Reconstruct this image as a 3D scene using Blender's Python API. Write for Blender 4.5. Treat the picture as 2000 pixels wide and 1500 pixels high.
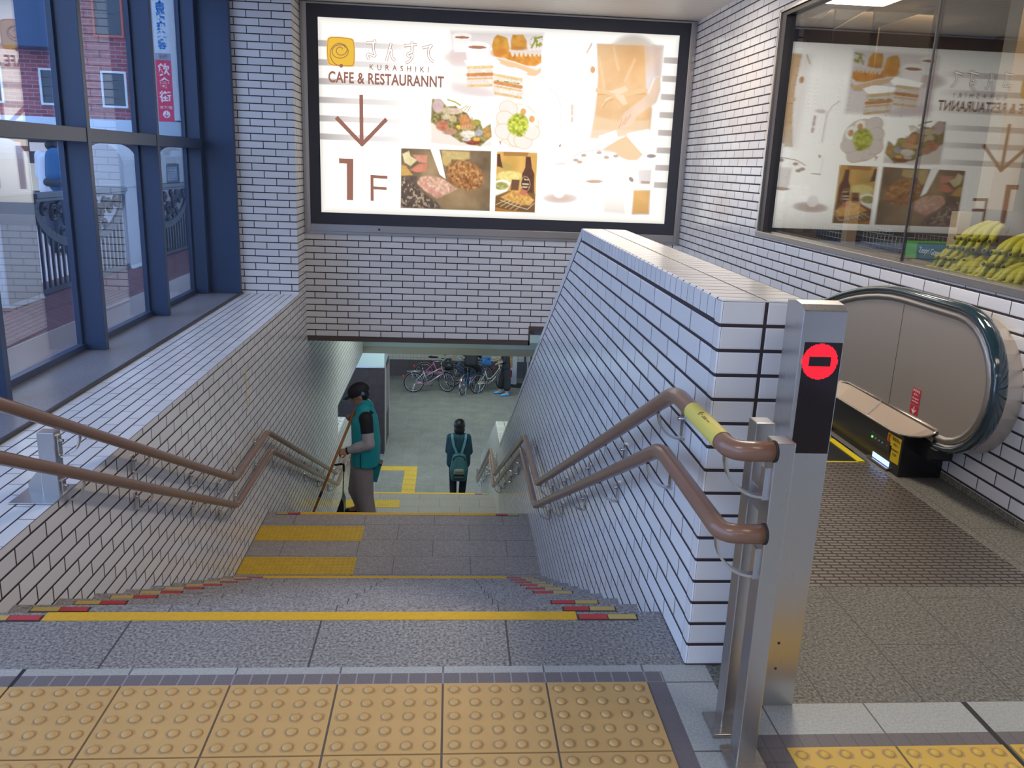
import bpy, bmesh, math, random
import numpy as np
from mathutils import Vector, Matrix

random.seed(7)
for o in list(bpy.data.objects):
    bpy.data.objects.remove(o)
SC = bpy.context.scene
COL = SC.collection

# ---------------------------------------------------------------- camera
CAMH, FPX = 1.4561, 1628.04
PITCH, YAW, ROLL = 0.2565, 0.0788, 0.0393
fw = Vector((math.sin(YAW) * math.cos(PITCH), math.cos(YAW) * math.cos(PITCH), -math.sin(PITCH)))
rt = Vector((math.cos(YAW), -math.sin(YAW), 0))
up = rt.cross(fw)
r2 = math.cos(ROLL) * rt + math.sin(ROLL) * up
u2 = -math.sin(ROLL) * rt + math.cos(ROLL) * up
cd = bpy.data.cameras.new('camera')
cam = bpy.data.objects.new('camera', cd)
COL.objects.link(cam)
cd.sensor_fit = 'HORIZONTAL'
cd.sensor_width = 36
cd.lens = FPX / 2000 * 36
cd.clip_start = .05
cd.clip_end = 300
M = Matrix((r2, u2, -fw)).transposed().to_4x4()
M.translation = (0, 0, CAMH)
cam.matrix_world = M
SC.camera = cam

# ---------------------------------------------------------------- world, exposure
SC.view_settings.view_transform = 'Standard'
SC.view_settings.look = 'None'
SC.view_settings.exposure = 0.38
SC.view_settings.gamma = 1.0
SC.view_settings.use_curve_mapping = False
W = bpy.data.worlds.new('overcast_sky')
SC.world = W
W.use_nodes = True
nt = W.node_tree
nt.nodes.clear()
wo = nt.nodes.new('ShaderNodeOutputWorld')
wb = nt.nodes.new('ShaderNodeBackground')
wb.inputs[0].default_value = (.41, .59, 1.0, 1)
wb.inputs[1].default_value = 2.6
nt.links.new(wb.outputs[0], wo.inputs[0])
try:
    SC.cycles.max_bounces = 8
    SC.cycles.transparent_max_bounces = 16
    SC.cycles.use_denoising = True
    SC.cycles.sample_clamp_indirect = 6
    SC.cycles.caustics_reflective = False
    SC.cycles.caustics_refractive = False
except Exception:
    pass


def area(name, loc, size, energy, col, rot=(0, 0, 0)):
    l = bpy.data.lights.new(name, 'AREA')
    l.shape = 'RECTANGLE'
    l.size, l.size_y = size
    l.energy = energy
    l.color = col
    o = bpy.data.objects.new(name, l)
    COL.objects.link(o)
    o.location = loc
    o.rotation_euler = rot
    return o


WARM, NEUT, GREEN = (1, .86, .70), (1, .93, .85), (.86, 1, .88)
area('hall_lamp', (1.9, .6, 2.9), (1.2, .6), 11, WARM)
area('hall_lamp', (-.6, .2, 2.9), (1.2, .6), 16, WARM)
area('hall_lamp', (.4, -3.0, 2.9), (3, 1), 26, NEUT)
area('hall_lamp', (1.65, 3.9, 2.9), (.5, .5), 42, WARM)
area('hall_lamp', (1.7, 7.3, 2.9), (.5, .5), 14, WARM)
area('stair_tunnel_lamp', (-.4, 12.6, -.55), (.5, 2.2), 40, GREEN)
area('concourse_lamp', (-.5, 18.5, -2.0), (3.5, 1.2), 70, GREEN)
area('concourse_lamp', (.5, 24.0, -2.0), (5, 1.2), 85, GREEN)

# ---------------------------------------------------------------- materials
MATS = {}


def nodes(name):
    m = bpy.data.materials.new(name)
    m.use_nodes = True
    n = m.node_tree
    b = n.nodes['Principled BSDF']
    MATS[name] = m
    return m, n, b


def mat(name, col, rough=.5, metal=0., spec=.5, noise=0., scale=30, emit=None, estr=0, coat=0, bump=0.):
    if name in MATS:
        return MATS[name]
    m, n, b = nodes(name)
    b.inputs['Base Color'].default_value = (*col, 1)
    b.inputs['Roughness'].default_value = rough
    b.inputs['Metallic'].default_value = metal
    b.inputs['Specular IOR Level'].default_value = spec
    b.inputs['Coat Weight'].default_value = coat
    if emit:
        b.inputs['Emission Color'].default_value = (*emit, 1)
        b.inputs['Emission Strength'].default_value = estr
    if noise or bump:
        tc = n.nodes.new('ShaderNodeTexCoord')
        t = n.nodes.new('ShaderNodeTexNoise')
        t.inputs['Scale'].default_value = scale
        t.inputs['Detail'].default_value = 5
        n.links.new(tc.outputs['Object'], t.inputs['Vector'])
        if noise:
            mx = n.nodes.new('ShaderNodeMix')
            mx.data_type = 'RGBA'
            mx.inputs[6].default_value = (*[max(0, c * (1 - noise)) for c in col], 1)
            mx.inputs[7].default_value = (*[min(1, c * (1 + noise)) for c in col], 1)
            n.links.new(t.outputs['Fac'], mx.inputs[0])
            n.links.new(mx.outputs[2], b.inputs['Base Color'])
        if bump:
            bp = n.nodes.new('ShaderNodeBump')
            bp.inputs['Strength'].default_value = bump
            bp.inputs['Distance'].default_value = .01
            n.links.new(t.outputs['Fac'], bp.inputs['Height'])
            n.links.new(bp.outputs[0], b.inputs['Normal'])
    return m


def MN(n, op, a, b=None, c=None):
    x = n.nodes.new('ShaderNodeMath')
    x.operation = op
    for i, v in enumerate((a, b, c)):
        if v is None:
            continue
        if isinstance(v, (int, float)):
            x.inputs[i].default_value = v
        else:
            n.links.new(v, x.inputs[i])
    return x.outputs[0]


def mixc(n, fac, a, b):
    x = n.nodes.new('ShaderNodeMix')
    x.data_type = 'RGBA'
    for s, v in ((0, fac), (6, a), (7, b)):
        if isinstance(v, (int, float)):
            x.inputs[s].default_value = v
        elif isinstance(v, tuple):
            x.inputs[s].default_value = (*v, 1)
        else:
            n.links.new(v, x.inputs[s])
    return x.outputs[2]


def grid(n, bw, bh, jv, jh, u0, v0, stagger, swap=False):
    """joint mask, tile random and joint height from the UV map in metres"""
    uv = n.nodes.new('ShaderNodeUVMap')
    sp = n.nodes.new('ShaderNodeSeparateXYZ')
    n.links.new(uv.outputs[0], sp.inputs[0])
    v = MN(n, 'DIVIDE', MN(n, 'SUBTRACT', sp.outputs[0 if swap else 1], v0), bh)
    row = MN(n, 'FLOOR', v)
    fv = MN(n, 'SUBTRACT', v, row)
    par = MN(n, 'FLOORED_MODULO', row, 2)
    u = MN(n, 'ADD', MN(n, 'DIVIDE', MN(n, 'SUBTRACT', sp.outputs[1 if swap else 0], u0), bw), MN(n, 'MULTIPLY', par, stagger))
    cu = MN(n, 'FLOOR', u)
    fu = MN(n, 'SUBTRACT', u, cu)
    du = MN(n, 'MULTIPLY', MN(n, 'MINIMUM', fu, MN(n, 'SUBTRACT', 1, fu)), bw)
    dv = MN(n, 'MULTIPLY', MN(n, 'MINIMUM', fv, MN(n, 'SUBTRACT', 1, fv)), bh)
    mu = MN(n, 'LESS_THAN', du, jv / 2)
    mv = MN(n, 'LESS_THAN', dv, jh / 2)
    mask = MN(n, 'MAXIMUM', mu, mv)
    eu = MN(n, 'SUBTRACT', du, jv / 2)
    ev = MN(n, 'SUBTRACT', dv, jh / 2)
    edge = MN(n, 'MINIMUM', eu, ev)
    hgt = MN(n, 'MINIMUM', MN(n, 'MAXIMUM', MN(n, 'DIVIDE', edge, .004), 0), 1)
    cb = n.nodes.new('ShaderNodeCombineXYZ')
    n.links.new(cu, cb.inputs[0])
    n.links.new(row, cb.inputs[1])
    wn = n.nodes.new('ShaderNodeTexWhiteNoise')
    wn.noise_dimensions = '2D'
    n.links.new(cb.outputs[0], wn.inputs['Vector'])
    return mask, wn.outputs['Value'], hgt, uv


def tile(name, bw=.237, bh=.0703, jv=.007, jh=.009, u0=0., v0=0., stagger=.5, col=(.72, .72, .72), joint=(.055, .04, .045), rough=.16, var=.05, bump=.35, swap=False):
    if name in MATS:
        return MATS[name]
    m, n, b = nodes(name)
    mask, rnd, hgt, uv = grid(n, bw, bh, jv, jh, u0, v0, stagger, swap)
    c = mixc(n, rnd, tuple(x * (1 - var) for x in col), tuple(min(1, x * (1 + var)) for x in col))
    n.links.new(mixc(n, mask, c, joint), b.inputs['Base Color'])
    n.links.new(MN(n, 'ADD', rough, MN(n, 'MULTIPLY', mask, .6)), b.inputs['Roughness'])
    bp = n.nodes.new('ShaderNodeBump')
    bp.inputs['Strength'].default_value = bump
    bp.inputs['Distance'].default_value = .003
    n.links.new(hgt, bp.inputs['Height'])
    n.links.new(bp.outputs[0], b.inputs['Normal'])
    return m


def stone(name, ca, cb_, scale=90, bw=.6, bh=.6, jw=.004, u0=0., v0=0., stagger=0., joint=(.06, .06, .06), rough=.55, dirt=.12, contrast=(.38, .62), bump=.03, swap=False):
    """speckled stone laid in slabs"""
    if name in MATS:
        return MATS[name]
    m, n, b = nodes(name)
    mask, rnd, hgt, uv = grid(n, bw, bh, jw, jw, u0, v0, stagger, swap)
    t = n.nodes.new('ShaderNodeTexNoise')
    t.inputs['Scale'].default_value = scale
    t.inputs['Detail'].default_value = 6
    t.inputs['Roughness'].default_value = .7
    geo = n.nodes.new('ShaderNodeNewGeometry')
    n.links.new(geo.outputs['Position'], t.inputs['Vector'])
    mr = n.nodes.new('ShaderNodeMapRange')
    mr.inputs[1].default_value, mr.inputs[2].default_value = contrast
    n.links.new(t.outputs['Fac'], mr.inputs[0])
    c = mixc(n, mr.outputs[0], ca, cb_)
    t2 = n.nodes.new('ShaderNodeTexNoise')
    t2.inputs['Scale'].default_value = 2.3
    t2.inputs['Detail'].default_value = 4
    n.links.new(geo.outputs['Position'], t2.inputs['Vector'])
    dk = MN(n, 'ADD', MN(n, 'MULTIPLY', MN(n, 'SUBTRACT', t2.outputs['Fac'], .5), -2 * dirt), MN(n, 'ADD', .97, MN(n, 'MULTIPLY', rnd, .06)))
    vm = n.nodes.new('ShaderNodeVectorMath')
    vm.operation = 'SCALE'
    n.links.new(c, vm.inputs[0])
    n.links.new(dk, vm.inputs['Scale'])
    n.links.new(mixc(n, mask, vm.outputs[0], joint), b.inputs['Base Color'])
    b.inputs['Roughness'].default_value = rough
    bp = n.nodes.new('ShaderNodeBump')
    bp.inputs['Strength'].default_value = bump
    bp.inputs['Distance'].default_value = .004
    n.links.new(MN(n, 'ADD', t.outputs['Fac'], hgt), bp.inputs['Height'])
    n.links.new(bp.outputs[0], b.inputs['Normal'])
    return m


def steel(name, col=(.55, .53, .52), rough=.28, scale=(2, 2, 180), aniso=.4):
    if name in MATS:
        return MATS[name]
    m, n, b = nodes(name)
    b.inputs['Base Color'].default_value = (*col, 1)
    b.inputs['Metallic'].default_value = 1
    geo = n.nodes.new('ShaderNodeNewGeometry')
    mp = n.nodes.new('ShaderNodeMapping')
    mp.inputs['Scale'].default_value = scale
    n.links.new(geo.outputs['Position'], mp.inputs[0])
    t = n.nodes.new('ShaderNodeTexNoise')
    t.inputs['Scale'].default_value = 3
    t.inputs['Detail'].default_value = 4
    n.links.new(mp.outputs[0], t.inputs['Vector'])
    n.links.new(MN(n, 'ADD', rough - .07, MN(n, 'MULTIPLY', t.outputs['Fac'], .14)), b.inputs['Roughness'])
    bp = n.nodes.new('ShaderNodeBump')
    bp.inputs['Strength'].default_value = .05
    bp.inputs['Distance'].default_value = .002
    n.links.new(t.outputs['Fac'], bp.inputs['Height'])
    n.links.new(bp.outputs[0], b.inputs['Normal'])
    return m


def glass(name, f0=.04, tint=(.97, .985, .98), gain=1.0):
    if name in MATS:
        return MATS[name]
    m, n, b = nodes(name)
    n.nodes.remove(b)
    out = n.nodes['Material Output']
    geo = n.nodes.new('ShaderNodeNewGeometry')
    dp = n.nodes.new('ShaderNodeVectorMath')
    dp.operation = 'DOT_PRODUCT'
    n.links.new(geo.outputs['Normal'], dp.inputs[0])
    n.links.new(geo.outputs['Incoming'], dp.inputs[1])
    k = MN(n, 'SUBTRACT', 1, MN(n, 'ABSOLUTE', dp.outputs['Value']))
    f = MN(n, 'ADD', f0, MN(n, 'MULTIPLY', MN(n, 'POWER', k, 5), (1 - f0) * gain))
    f = MN(n, 'MINIMUM', f, .95)
    tr = n.nodes.new('ShaderNodeBsdfTransparent')
    tr.inputs[0].default_value = (*tint, 1)
    gl = n.nodes.new('ShaderNodeBsdfGlossy')
    gl.inputs['Roughness'].default_value = 0
    mx = n.nodes.new('ShaderNodeMixShader')
    n.links.new(f, mx.inputs[0])
    n.links.new(tr.outputs[0], mx.inputs[1])
    n.links.new(gl.outputs[0], mx.inputs[2])
    n.links.new(mx.outputs[0], out.inputs[0])
    return m


# ---------------------------------------------------------------- mesh builder
def basis(d):
    d = d.normalized()
    a = Vector((0, 0, 1)) if abs(d.z) < .95 else Vector((1, 0, 0))
    x = a.cross(d).normalized()
    return x, d.cross(x)


class B:
    def __init__(self):
        self.bm = bmesh.new()
        self.uvl = self.bm.loops.layers.uv.new('UVMap')
        self.fixed = set()
        self.mi = 0
        self.sm = False

    def v(self, p):
        return self.bm.verts.new(p)

    def face(self, vs, uv=None):
        try:
            f = self.bm.faces.new(vs)
        except ValueError:
            return None
        f.material_index = self.mi
        f.smooth = self.sm
        if uv:
            for l, c in zip(f.loops, uv):
                l[self.uvl].uv = c
            self.fixed.add(f)
        return f

    def poly(self, pts, uv=None):
        return self.face([self.v(p) for p in pts], uv)

    def rect(self, x0, x1, y0, y1, z):
        return self.poly([(x0, y0, z), (x1, y0, z), (x1, y1, z), (x0, y1, z)])

    def box(self, x0, x1, y0, y1, z0, z1):
        p = [self.v((x, y, z)) for z in (z0, z1) for y in (y0, y1) for x in (x0, x1)]
        for q in ((0, 2, 3, 1), (4, 5, 7, 6), (0, 1, 5, 4), (2, 6, 7, 3), (0, 4, 6, 2), (1, 3, 7, 5)):
            self.face([p[i] for i in q])
        return self

    def obox(self, c, x, y, z):
        """box from a centre and three half-extent vectors"""
        c, x, y, z = map(Vector, (c, x, y, z))
        p = [self.v(c + a * x + b * y + d * z) for d in (-1, 1) for b in (-1, 1) for a in (-1, 1)]
        for q in ((0, 2, 3, 1), (4, 5, 7, 6), (0, 1, 5, 4), (2, 6, 7, 3), (0, 4, 6, 2), (1, 3, 7, 5)):
            self.face([p[i] for i in q])
        return self

    def bar(self, a, b, w, h, upv=(0, 0, 1)):
        """rectangular bar from a to b"""
        a, b = Vector(a), Vector(b)
        d = b - a
        s = d.cross(Vector(upv))
        if s.length < 1e-6:
            s = d.cross(Vector((1, 0, 0)))
        s.normalize()
        t = s.cross(d).normalized()
        return self.obox((a + b) / 2, d / 2, s * w / 2, t * h / 2)

    def prism(self, pts, fn, lo, hi):
        """polygon pts (2-D) extruded; fn(a,b,t) -> xyz"""
        n = len(pts)
        A = [self.v(fn(a, b, lo)) for a, b in pts]
        C = [self.v(fn(a, b, hi)) for a, b in pts]
        self.face(A[::-1])
        self.face(C)
        for i in range(n):
            self.face([A[i], A[(i + 1) % n], C[(i + 1) % n], C[i]])
        return self

    def tube(self, path, r, seg=12, caps=True, closed=False, rs=None):
        path = [Vector(p) for p in path]
        n = len(path)
        rings = []
        px = None
        sm, self.sm = self.sm, True
        for i, p in enumerate(path):
            if closed:
                d = path[(i + 1) % n] - path[i - 1]
            else:
                d = path[min(i + 1, n - 1)] - path[max(i - 1, 0)]
            d.normalize()
            if px is None:
                px, py = basis(d)
            else:
                px = (px - d * px.dot(d))
                if px.length < 1e-6:
                    px, py = basis(d)
                px.normalize()
                py = d.cross(px)
            k = 1
            if 0 < i < n - 1 and not closed:
                a = (path[i] - path[i - 1]).normalized()
                c = max(.5, math.sqrt(max(0, (1 + a.dot((path[i + 1] - path[i]).normalized())) / 2)))
                k = 1 / c if c > .9 else 1.05
            rr = (rs[i] if rs else r)
            rings.append([self.v(p + (px * math.cos(2 * math.pi * j / seg) + py * math.sin(2 * math.pi * j / seg)) * rr) for j in range(seg)])
        m = n if closed else n - 1
        for i in range(m):
            a, b = rings[i], rings[(i + 1) % n]
            if closed and i == n - 1:
                k0 = min(range(seg), key=lambda s: (b[s].co - a[0].co).length)
                b = b[k0:] + b[:k0]
            for j in range(seg):
                self.face([a[j], a[(j + 1) % seg], b[(j + 1) % seg], b[j]])
        self.sm = False
        if caps and not closed:
            self.face(rings[0][::-1])
            self.face(rings[-1])
        self.sm = sm
        return self

    def cyl(self, a, b, r, seg=16, r2=None):
        return self.tube([a, b], r, seg, rs=[r, r if r2 is None else r2])

    def lathe(self, prof, c=(0, 0, 0), seg=24, ax=(0, 0, 1)):
        """profile (radius, height) about axis through c"""
        ax = Vector(ax)
        x, y = basis(ax)
        c = Vector(c)
        rings = []
        for r, h in prof:
            if r < 1e-6:
                rings.append([self.v(c + ax * h)])
            else:
                rings.append([self.v(c + ax * h + (x * math.cos(2 * math.pi * j / seg) + y * math.sin(2 * math.pi * j / seg)) * r) for j in range(seg)])
        sm, self.sm = self.sm, True
        for a, b in zip(rings, rings[1:]):
            for j in range(seg):
                k = (j + 1) % seg
                if len(a) == 1 and len(b) == 1:
                    continue
                if len(a) == 1:
                    self.face([a[0], b[k], b[j]])
                elif len(b) == 1:
                    self.face([a[j], a[k], b[0]])
                else:
                    self.face([a[j], a[k], b[k], b[j]])
        self.sm = sm
        return self

    def ell(self, c, r, seg=16, rings=10, rot=None):
        c = Vector(c)
        rot = rot or Matrix.Identity(3)
        P = []
        for i in range(rings + 1):
            th = math.pi * i / rings
            if i in (0, rings):
                P.append([self.v(c + rot @ Vector((0, 0, r[2] * math.cos(th))))])
            else:
                P.append([self.v(c + rot @ Vector((r[0] * math.sin(th) * math.cos(2 * math.pi * j / seg), r[1] * math.sin(th) * math.sin(2 * math.pi * j / seg), r[2] * math.cos(th)))) for j in range(seg)])
        sm, self.sm = self.sm, True
        for a, b in zip(P, P[1:]):
            for j in range(seg):
                k = (j + 1) % seg
                if len(a) == 1:
                    self.face([a[0], b[j], b[k]])
                elif len(b) == 1:
                    self.face([a[j], b[0], a[k]])
                else:
                    self.face([a[j], b[j], b[k], a[k]])
        self.sm = sm
        return self

    def build(self, name, mats, parent=None, bevel=0., kind=None, seg=2, label=None):
        bm = self.bm
        bmesh.ops.recalc_face_normals(bm, faces=[f for f in bm.faces if f not in self.fixed])
        for f in bm.faces:
            if f in self.fixed:
                continue
            n = f.normal
            a = max(range(3), key=lambda i: abs(n[i]))
            for l in f.loops:
                c = l.vert.co
                l[self.uvl].uv = (c.y, c.z) if a == 0 else (c.x, c.z) if a == 1 else (c.x, c.y)
        if bevel:
            es = [e for e in bm.edges if len(e.link_faces) == 2 and e.calc_face_angle(0) > .6]
            try:
                bmesh.ops.bevel(bm, geom=es, offset=bevel, segments=seg, affect='EDGES', profile=.6, clamp_overlap=True)
            except Exception:
                pass
        off = Vector((0, 0, 0))
        if parent is not None:
            off = world(parent)
            bmesh.ops.translate(bm, verts=bm.verts, vec=-off)
        me = bpy.data.meshes.new(name)
        bm.to_mesh(me)
        bm.free()
        for x in (mats if isinstance(mats, (list, tuple)) else [mats]):
            me.materials.append(x)
        return link(name, me, parent, kind, label)


def world(o):
    p = Vector(o.location)
    while o.parent:
        o = o.parent
        p += Vector(o.location)
    return p


def link(name, me, parent=None, kind=None, label=None):
    o = bpy.data.objects.new(name, me)
    COL.objects.link(o)
    if parent is not None:
        o.parent = parent
    if kind:
        o['kind'] = kind
    if label:
        o['label'] = label
    return o


def thing(name, label, cat, loc=(0, 0, 0), group=None):
    o = bpy.data.objects.new(name, None)
    o.empty_display_size = .1
    COL.objects.link(o)
    o.location = loc
    return tag(o, label, cat, group)


def tag(o, label, cat, group=None):
    o['label'] = label
    o['category'] = cat
    if group:
        o['group'] = group
    return o


def copy_tree(o, parent=None, delta=None):
    c = o.copy()
    COL.objects.link(c)
    c.parent = parent
    if delta:
        c.location = Vector(o.location) + Vector(delta)
    for ch in list(o.children):
        copy_tree(ch, c)
    return c


def text(name, s, size, origin, xdir, ydir, m, parent=None, align='CENTER', ext=.0006, bold=0., sx=1., spacing=1., valign='CENTER'):
    """lettering as a thin mesh lying in the plane of xdir and ydir"""
    cu = bpy.data.curves.new(name, 'FONT')
    cu.body = s
    cu.size = size
    cu.align_x = align
    cu.align_y = valign
    cu.extrude = ext
    cu.offset = bold
    cu.space_character = spacing
    cu.resolution_u = 4
    to = bpy.data.objects.new(name, cu)
    COL.objects.link(to)
    bpy.context.view_layer.update()
    dg = bpy.context.evaluated_depsgraph_get()
    me = bpy.data.meshes.new_from_object(to.evaluated_get(dg))
    bpy.data.objects.remove(to)
    bpy.data.curves.remove(cu)
    x, y = Vector(xdir).normalized(), Vector(ydir).normalized()
    z = x.cross(y)
    mt = Matrix((x * sx, y, z)).transposed().to_4x4()
    off = world(parent) if parent is not None else Vector((0, 0, 0))
    mt.translation = Vector(origin) - off
    me.transform(mt)
    me.materials.clear()
    me.materials.append(m)
    return link(name, me, parent)


def arc(c, r, a0, a1, n, fn):
    return [fn(c[0] + r * math.cos(a0 + (a1 - a0) * i / n), c[1] + r * math.sin(a0 + (a1 - a0) * i / n)) for i in range(n + 1)]


def fillet(pts, r, n=5):
    """round the corners of a polyline"""
    pts = [Vector(p) for p in pts]
    out = [pts[0]]
    for a, b, c in zip(pts, pts[1:], pts[2:]):
        d1, d2 = (a - b), (c - b)
        k = min(r, d1.length * .45, d2.length * .45)
        p, q = b + d1.normalized() * k, b + d2.normalized() * k
        for i in range(n + 1):
            t = i / n
            out.append((1 - t) ** 2 * p + 2 * t * (1 - t) * b + t * t * q)
    out.append(pts[-1])
    return out

# ---------------------------------------------------------------- key dimensions (metres; x right, y away, z up; upper floor z = 0)
XL, XR, YB, XW = -1.5585, .7374, 9.159, 2.506
Y1, YS = 2.2012, 2.5149           # end of partition / stone slab edge, first stair edge
TR, RI = .327, .1576              # tread, riser
ZL1, ZL2, ZG = -10 * RI, -22 * RI, -36 * RI
YL1a, YL1b, YL2a, YL2b = YS + 9 * TR, 6.94, 6.94 + 11 * TR, 12.04
YGa = YL2b + 13 * TR
CEIL, LEDGE, PTOP = 2.968, .08, 1.125
PX1 = .993                        # right face of partition
S = 'structure'

white = dict(col=(.79, .79, .80), joint=(.035, .025, .030))
T_back = tile('glazed_tile_back', jv=.009, jh=.011, u0=-1.2315, v0=-.448, **white)
T_side = tile('glazed_tile_left', jv=.008, jh=.009, u0=2.89, v0=-.448, **white)
T_part = tile('glazed_tile_partition', jv=.0055, jh=.010, u0=2.245, v0=0, **white)
T_sold = tile('glazed_tile_coping', bw=.0703, bh=.4, jv=.003, jh=0, u0=.006, v0=-.05, stagger=0, **white)
T_top = tile('glazed_tile_coping_top', bw=.1256, bh=.0703, jv=.006, jh=.005, u0=.7374, v0=.006, stagger=0, **white)
T_end = tile('glazed_tile_end', bw=.1256, bh=.0703, jv=.010, jh=.010, u0=.7374, v0=0, stagger=0, **white)
T_ledge = tile('glazed_tile_ledge', jv=.004, jh=.008, u0=.1, v0=XL, swap=True, **white)
T_right = tile('glazed_tile_right', bw=.237, bh=.0703, jv=.006, jh=.011, u0=.1, v0=-.448, **white)
# ledge courses run along y: stagger the short joints with a second grid
M_granite = stone('granite_slab', (.085, .085, .09), (.40, .39, .385), scale=105, bw=.6, bh=8, jw=.006, u0=-.997, v0=-3)
M_gran_r = stone('granite_floor', (.045, .043, .037), (.25, .245, .22), scale=105, bw=.6, bh=.297, jw=.004, u0=2.007, v0=1.095, stagger=.5, swap=True)
M_stair = stone('stair_stone', (.14, .135, .135), (.42, .40, .40), scale=105, bw=.6, bh=8, jw=.004, u0=-.997, v0=-3)
M_land = stone('landing_stone', (.20, .18, .17), (.44, .40, .385), scale=105, bw=.6, bh=.3, jw=.004, u0=-.7, v0=.087, stagger=.5)
M_ground = stone('ground_paving', (.18, .182, .17), (.26, .262, .245), scale=30, bw=.4, bh=.4, jw=.004, u0=.1, v0=.1, joint=(.13, .13, .125), dirt=.30, rough=.7)
M_light = stone('light_floor_tile', (.34, .36, .36), (.48, .50, .49), scale=140, bw=.3, bh=.3, jw=.005, u0=-.8992, v0=.014, joint=(.12, .12, .13))
M_light2 = stone('light_floor_tile_r', (.33, .35, .35), (.46, .48, .47), scale=140, bw=.3, bh=3, jw=.005, u0=.905, v0=.6, joint=(.12, .12, .13))
M_purple = stone('dark_border_tile', (.135, .12, .13), (.21, .19, .205), scale=200, bw=.05, bh=.053, jw=.004, u0=-.8992, v0=2.1163, joint=(.30, .31, .34), contrast=(.3, .7))
M_purple2 = stone('dark_border_tile_r', (.115, .10, .105), (.18, .165, .175), scale=200, bw=.05, bh=.0535, jw=.003, u0=.905, v0=1.822, joint=(.10, .09, .10), contrast=(.3, .7))
M_purple3 = stone('dark_border_tile_v', (.135, .12, .13), (.21, .19, .205), scale=200, bw=.0525, bh=.053, jw=.004, u0=.6035, v0=2.1163, joint=(.16, .15, .17), contrast=(.3, .7))
M_ybed = mat('tile_bed', (.16, .16, .18), .8)
M_black = mat('black_joint', (.02, .02, .022), .7)
M_frame = mat('navy_window_frame', (.045, .075, .15), .35, 0, .5)
M_sill = stone('dark_stone_sill', (.19, .19, .215), (.27, .27, .30), scale=60, bw=1.34, bh=9, jw=.003, u0=4.64, v0=-5, rough=.3)
M_steel = steel('brushed_steel')
M_steelx = steel('brushed_steel_long', (.52, .48, .44), .26, (2, 180, 180))
M_sfr = steel('sign_frame_steel', (.50, .47, .45), .33, (3, 60, 60))
M_dark = mat('dark_bronze', (.055, .05, .052), .45, .2)
M_brown = mat('dark_brown_trim', (.10, .075, .07), .5)
M_grey = mat('soffit_grey', (.40, .40, .38), .6, noise=.06, scale=2)
M_glass = glass('window_glass', .05, gain=3.0)
M_shopglass = glass('shop_glass', .05, (.95, .97, .95), gain=3.0)

# ---------------------------------------------------------------- upper floor
b = B()
MS = [M_light, M_purple, M_granite, M_gran_r, M_light2, M_ybed, M_black, M_purple2, M_purple3]
xe = .656


def fr(m, x0, x1, y0, y1):
    b.mi = m
    b.rect(x0, x1, y0, y1, 0)


XA = -1.2                                   # left black joint
fr(2, XL, XR, Y1, YS)                       # granite slab before the stair
fr(0, -6, XA - .006, 2.1685, Y1)
fr(6, XA - .006, XA + .006, -8, Y1)
fr(0, XA + .006, xe, 2.1685, Y1)
fr(1, -6, XA - .006, 2.1163, 2.1685)
fr(1, XA + .006, xe, 2.1163, 2.1685)
fr(5, -6, XA - .006, 1.5136, 2.1163)
fr(5, XA + .006, .6035, 1.5136, 2.1163)
fr(8, .6035, xe, 1.5136, 2.1163)
fr(0, -6, XA - .006, -8, 1.5136)
fr(0, XA + .006, xe, -8, 1.5136)
fr(0, xe, .80, -8, Y1)                      # light tiles at the foot of the posts
fr(7, .80, .905, -8, 1.822)
fr(4, .80, 1.499, 1.875, 2.007)
fr(7, .80, 1.499, 1.822, 1.875)
fr(5, .905, 1.499, 1.5, 1.822)
fr(6, 1.499, 1.517, -8, 2.007)
fr(4, 1.517, 8, 1.875, 2.007)
fr(7, 1.517, 8, 1.822, 1.875)
fr(5, 1.517, 8, 1.5, 1.822)
fr(4, .905, 1.499, -8, 1.5)
fr(4, 1.517, 8, -8, 1.5)
fr(3, .80, 8, 2.007, 2.69)
fr(2, -6, XL, Y1, 3)
fr(3, 2.24, 2.6, 2.69, 4.6)
b.mi = 3
floor = b.build('floor', MS, kind=S)

# ---------------------------------------------------------------- stairs (one cast body) with nosing markers
b = B()
MS = [M_stair, M_land, M_ground]


def quadx(y0, z0, y1, z1, m):
    b.mi = m
    b.poly([(XL, y0, z0), (XR, y0, z0), (XR, y1, z1), (XL, y1, z1)])


def flight(y0, z0, n):
    for k in range(n):
        quadx(y0 + k * TR, z0 - k * RI, y0 + k * TR, z0 - (k + 1) * RI, 0)
        if k < n - 1:
            quadx(y0 + k * TR, z0 - (k + 1) * RI, y0 + (k + 1) * TR, z0 - (k + 1) * RI, 0)


flight(YS, 0, 10)
quadx(YL1a, ZL1, YL1b, ZL1, 1)
flight(YL1b, ZL1, 12)
quadx(YL2a, ZL2, YL2b, ZL2, 1)
flight(YL2b, ZL2, 14)
stairs = b.build('staircase', MS, kind=S)

M_my = mat('marker_yellow', (.55, .40, .12), .55)
M_mr = mat('marker_red', (.50, .05, .05), .5)
M_mb = mat('marker_bed', (.05, .045, .05), .6)
M_ys = mat('yellow_grip_strip', (.74, .43, .02), .5, noise=.15, scale=60, bump=.4)


def marker(xa, xb, y, z, yellow_left):
    bb = B()
    bb.mi = 0
    bb.box(xa, xb, y - .056, y - .018, z - .002, z + .0015)
    xm = (xa + xb) / 2
    for i, (p, q) in enumerate(((xa + .006, xm - .002), (xm + .002, xb - .006))):
        bb.mi = 1 if (i == 0) == yellow_left else 2
        bb.box(p, q, y - .051, y - .023, z - .001, z + .004)
    bb.build('nosing_marker', [M_mb, M_my, M_mr], stairs)


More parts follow.
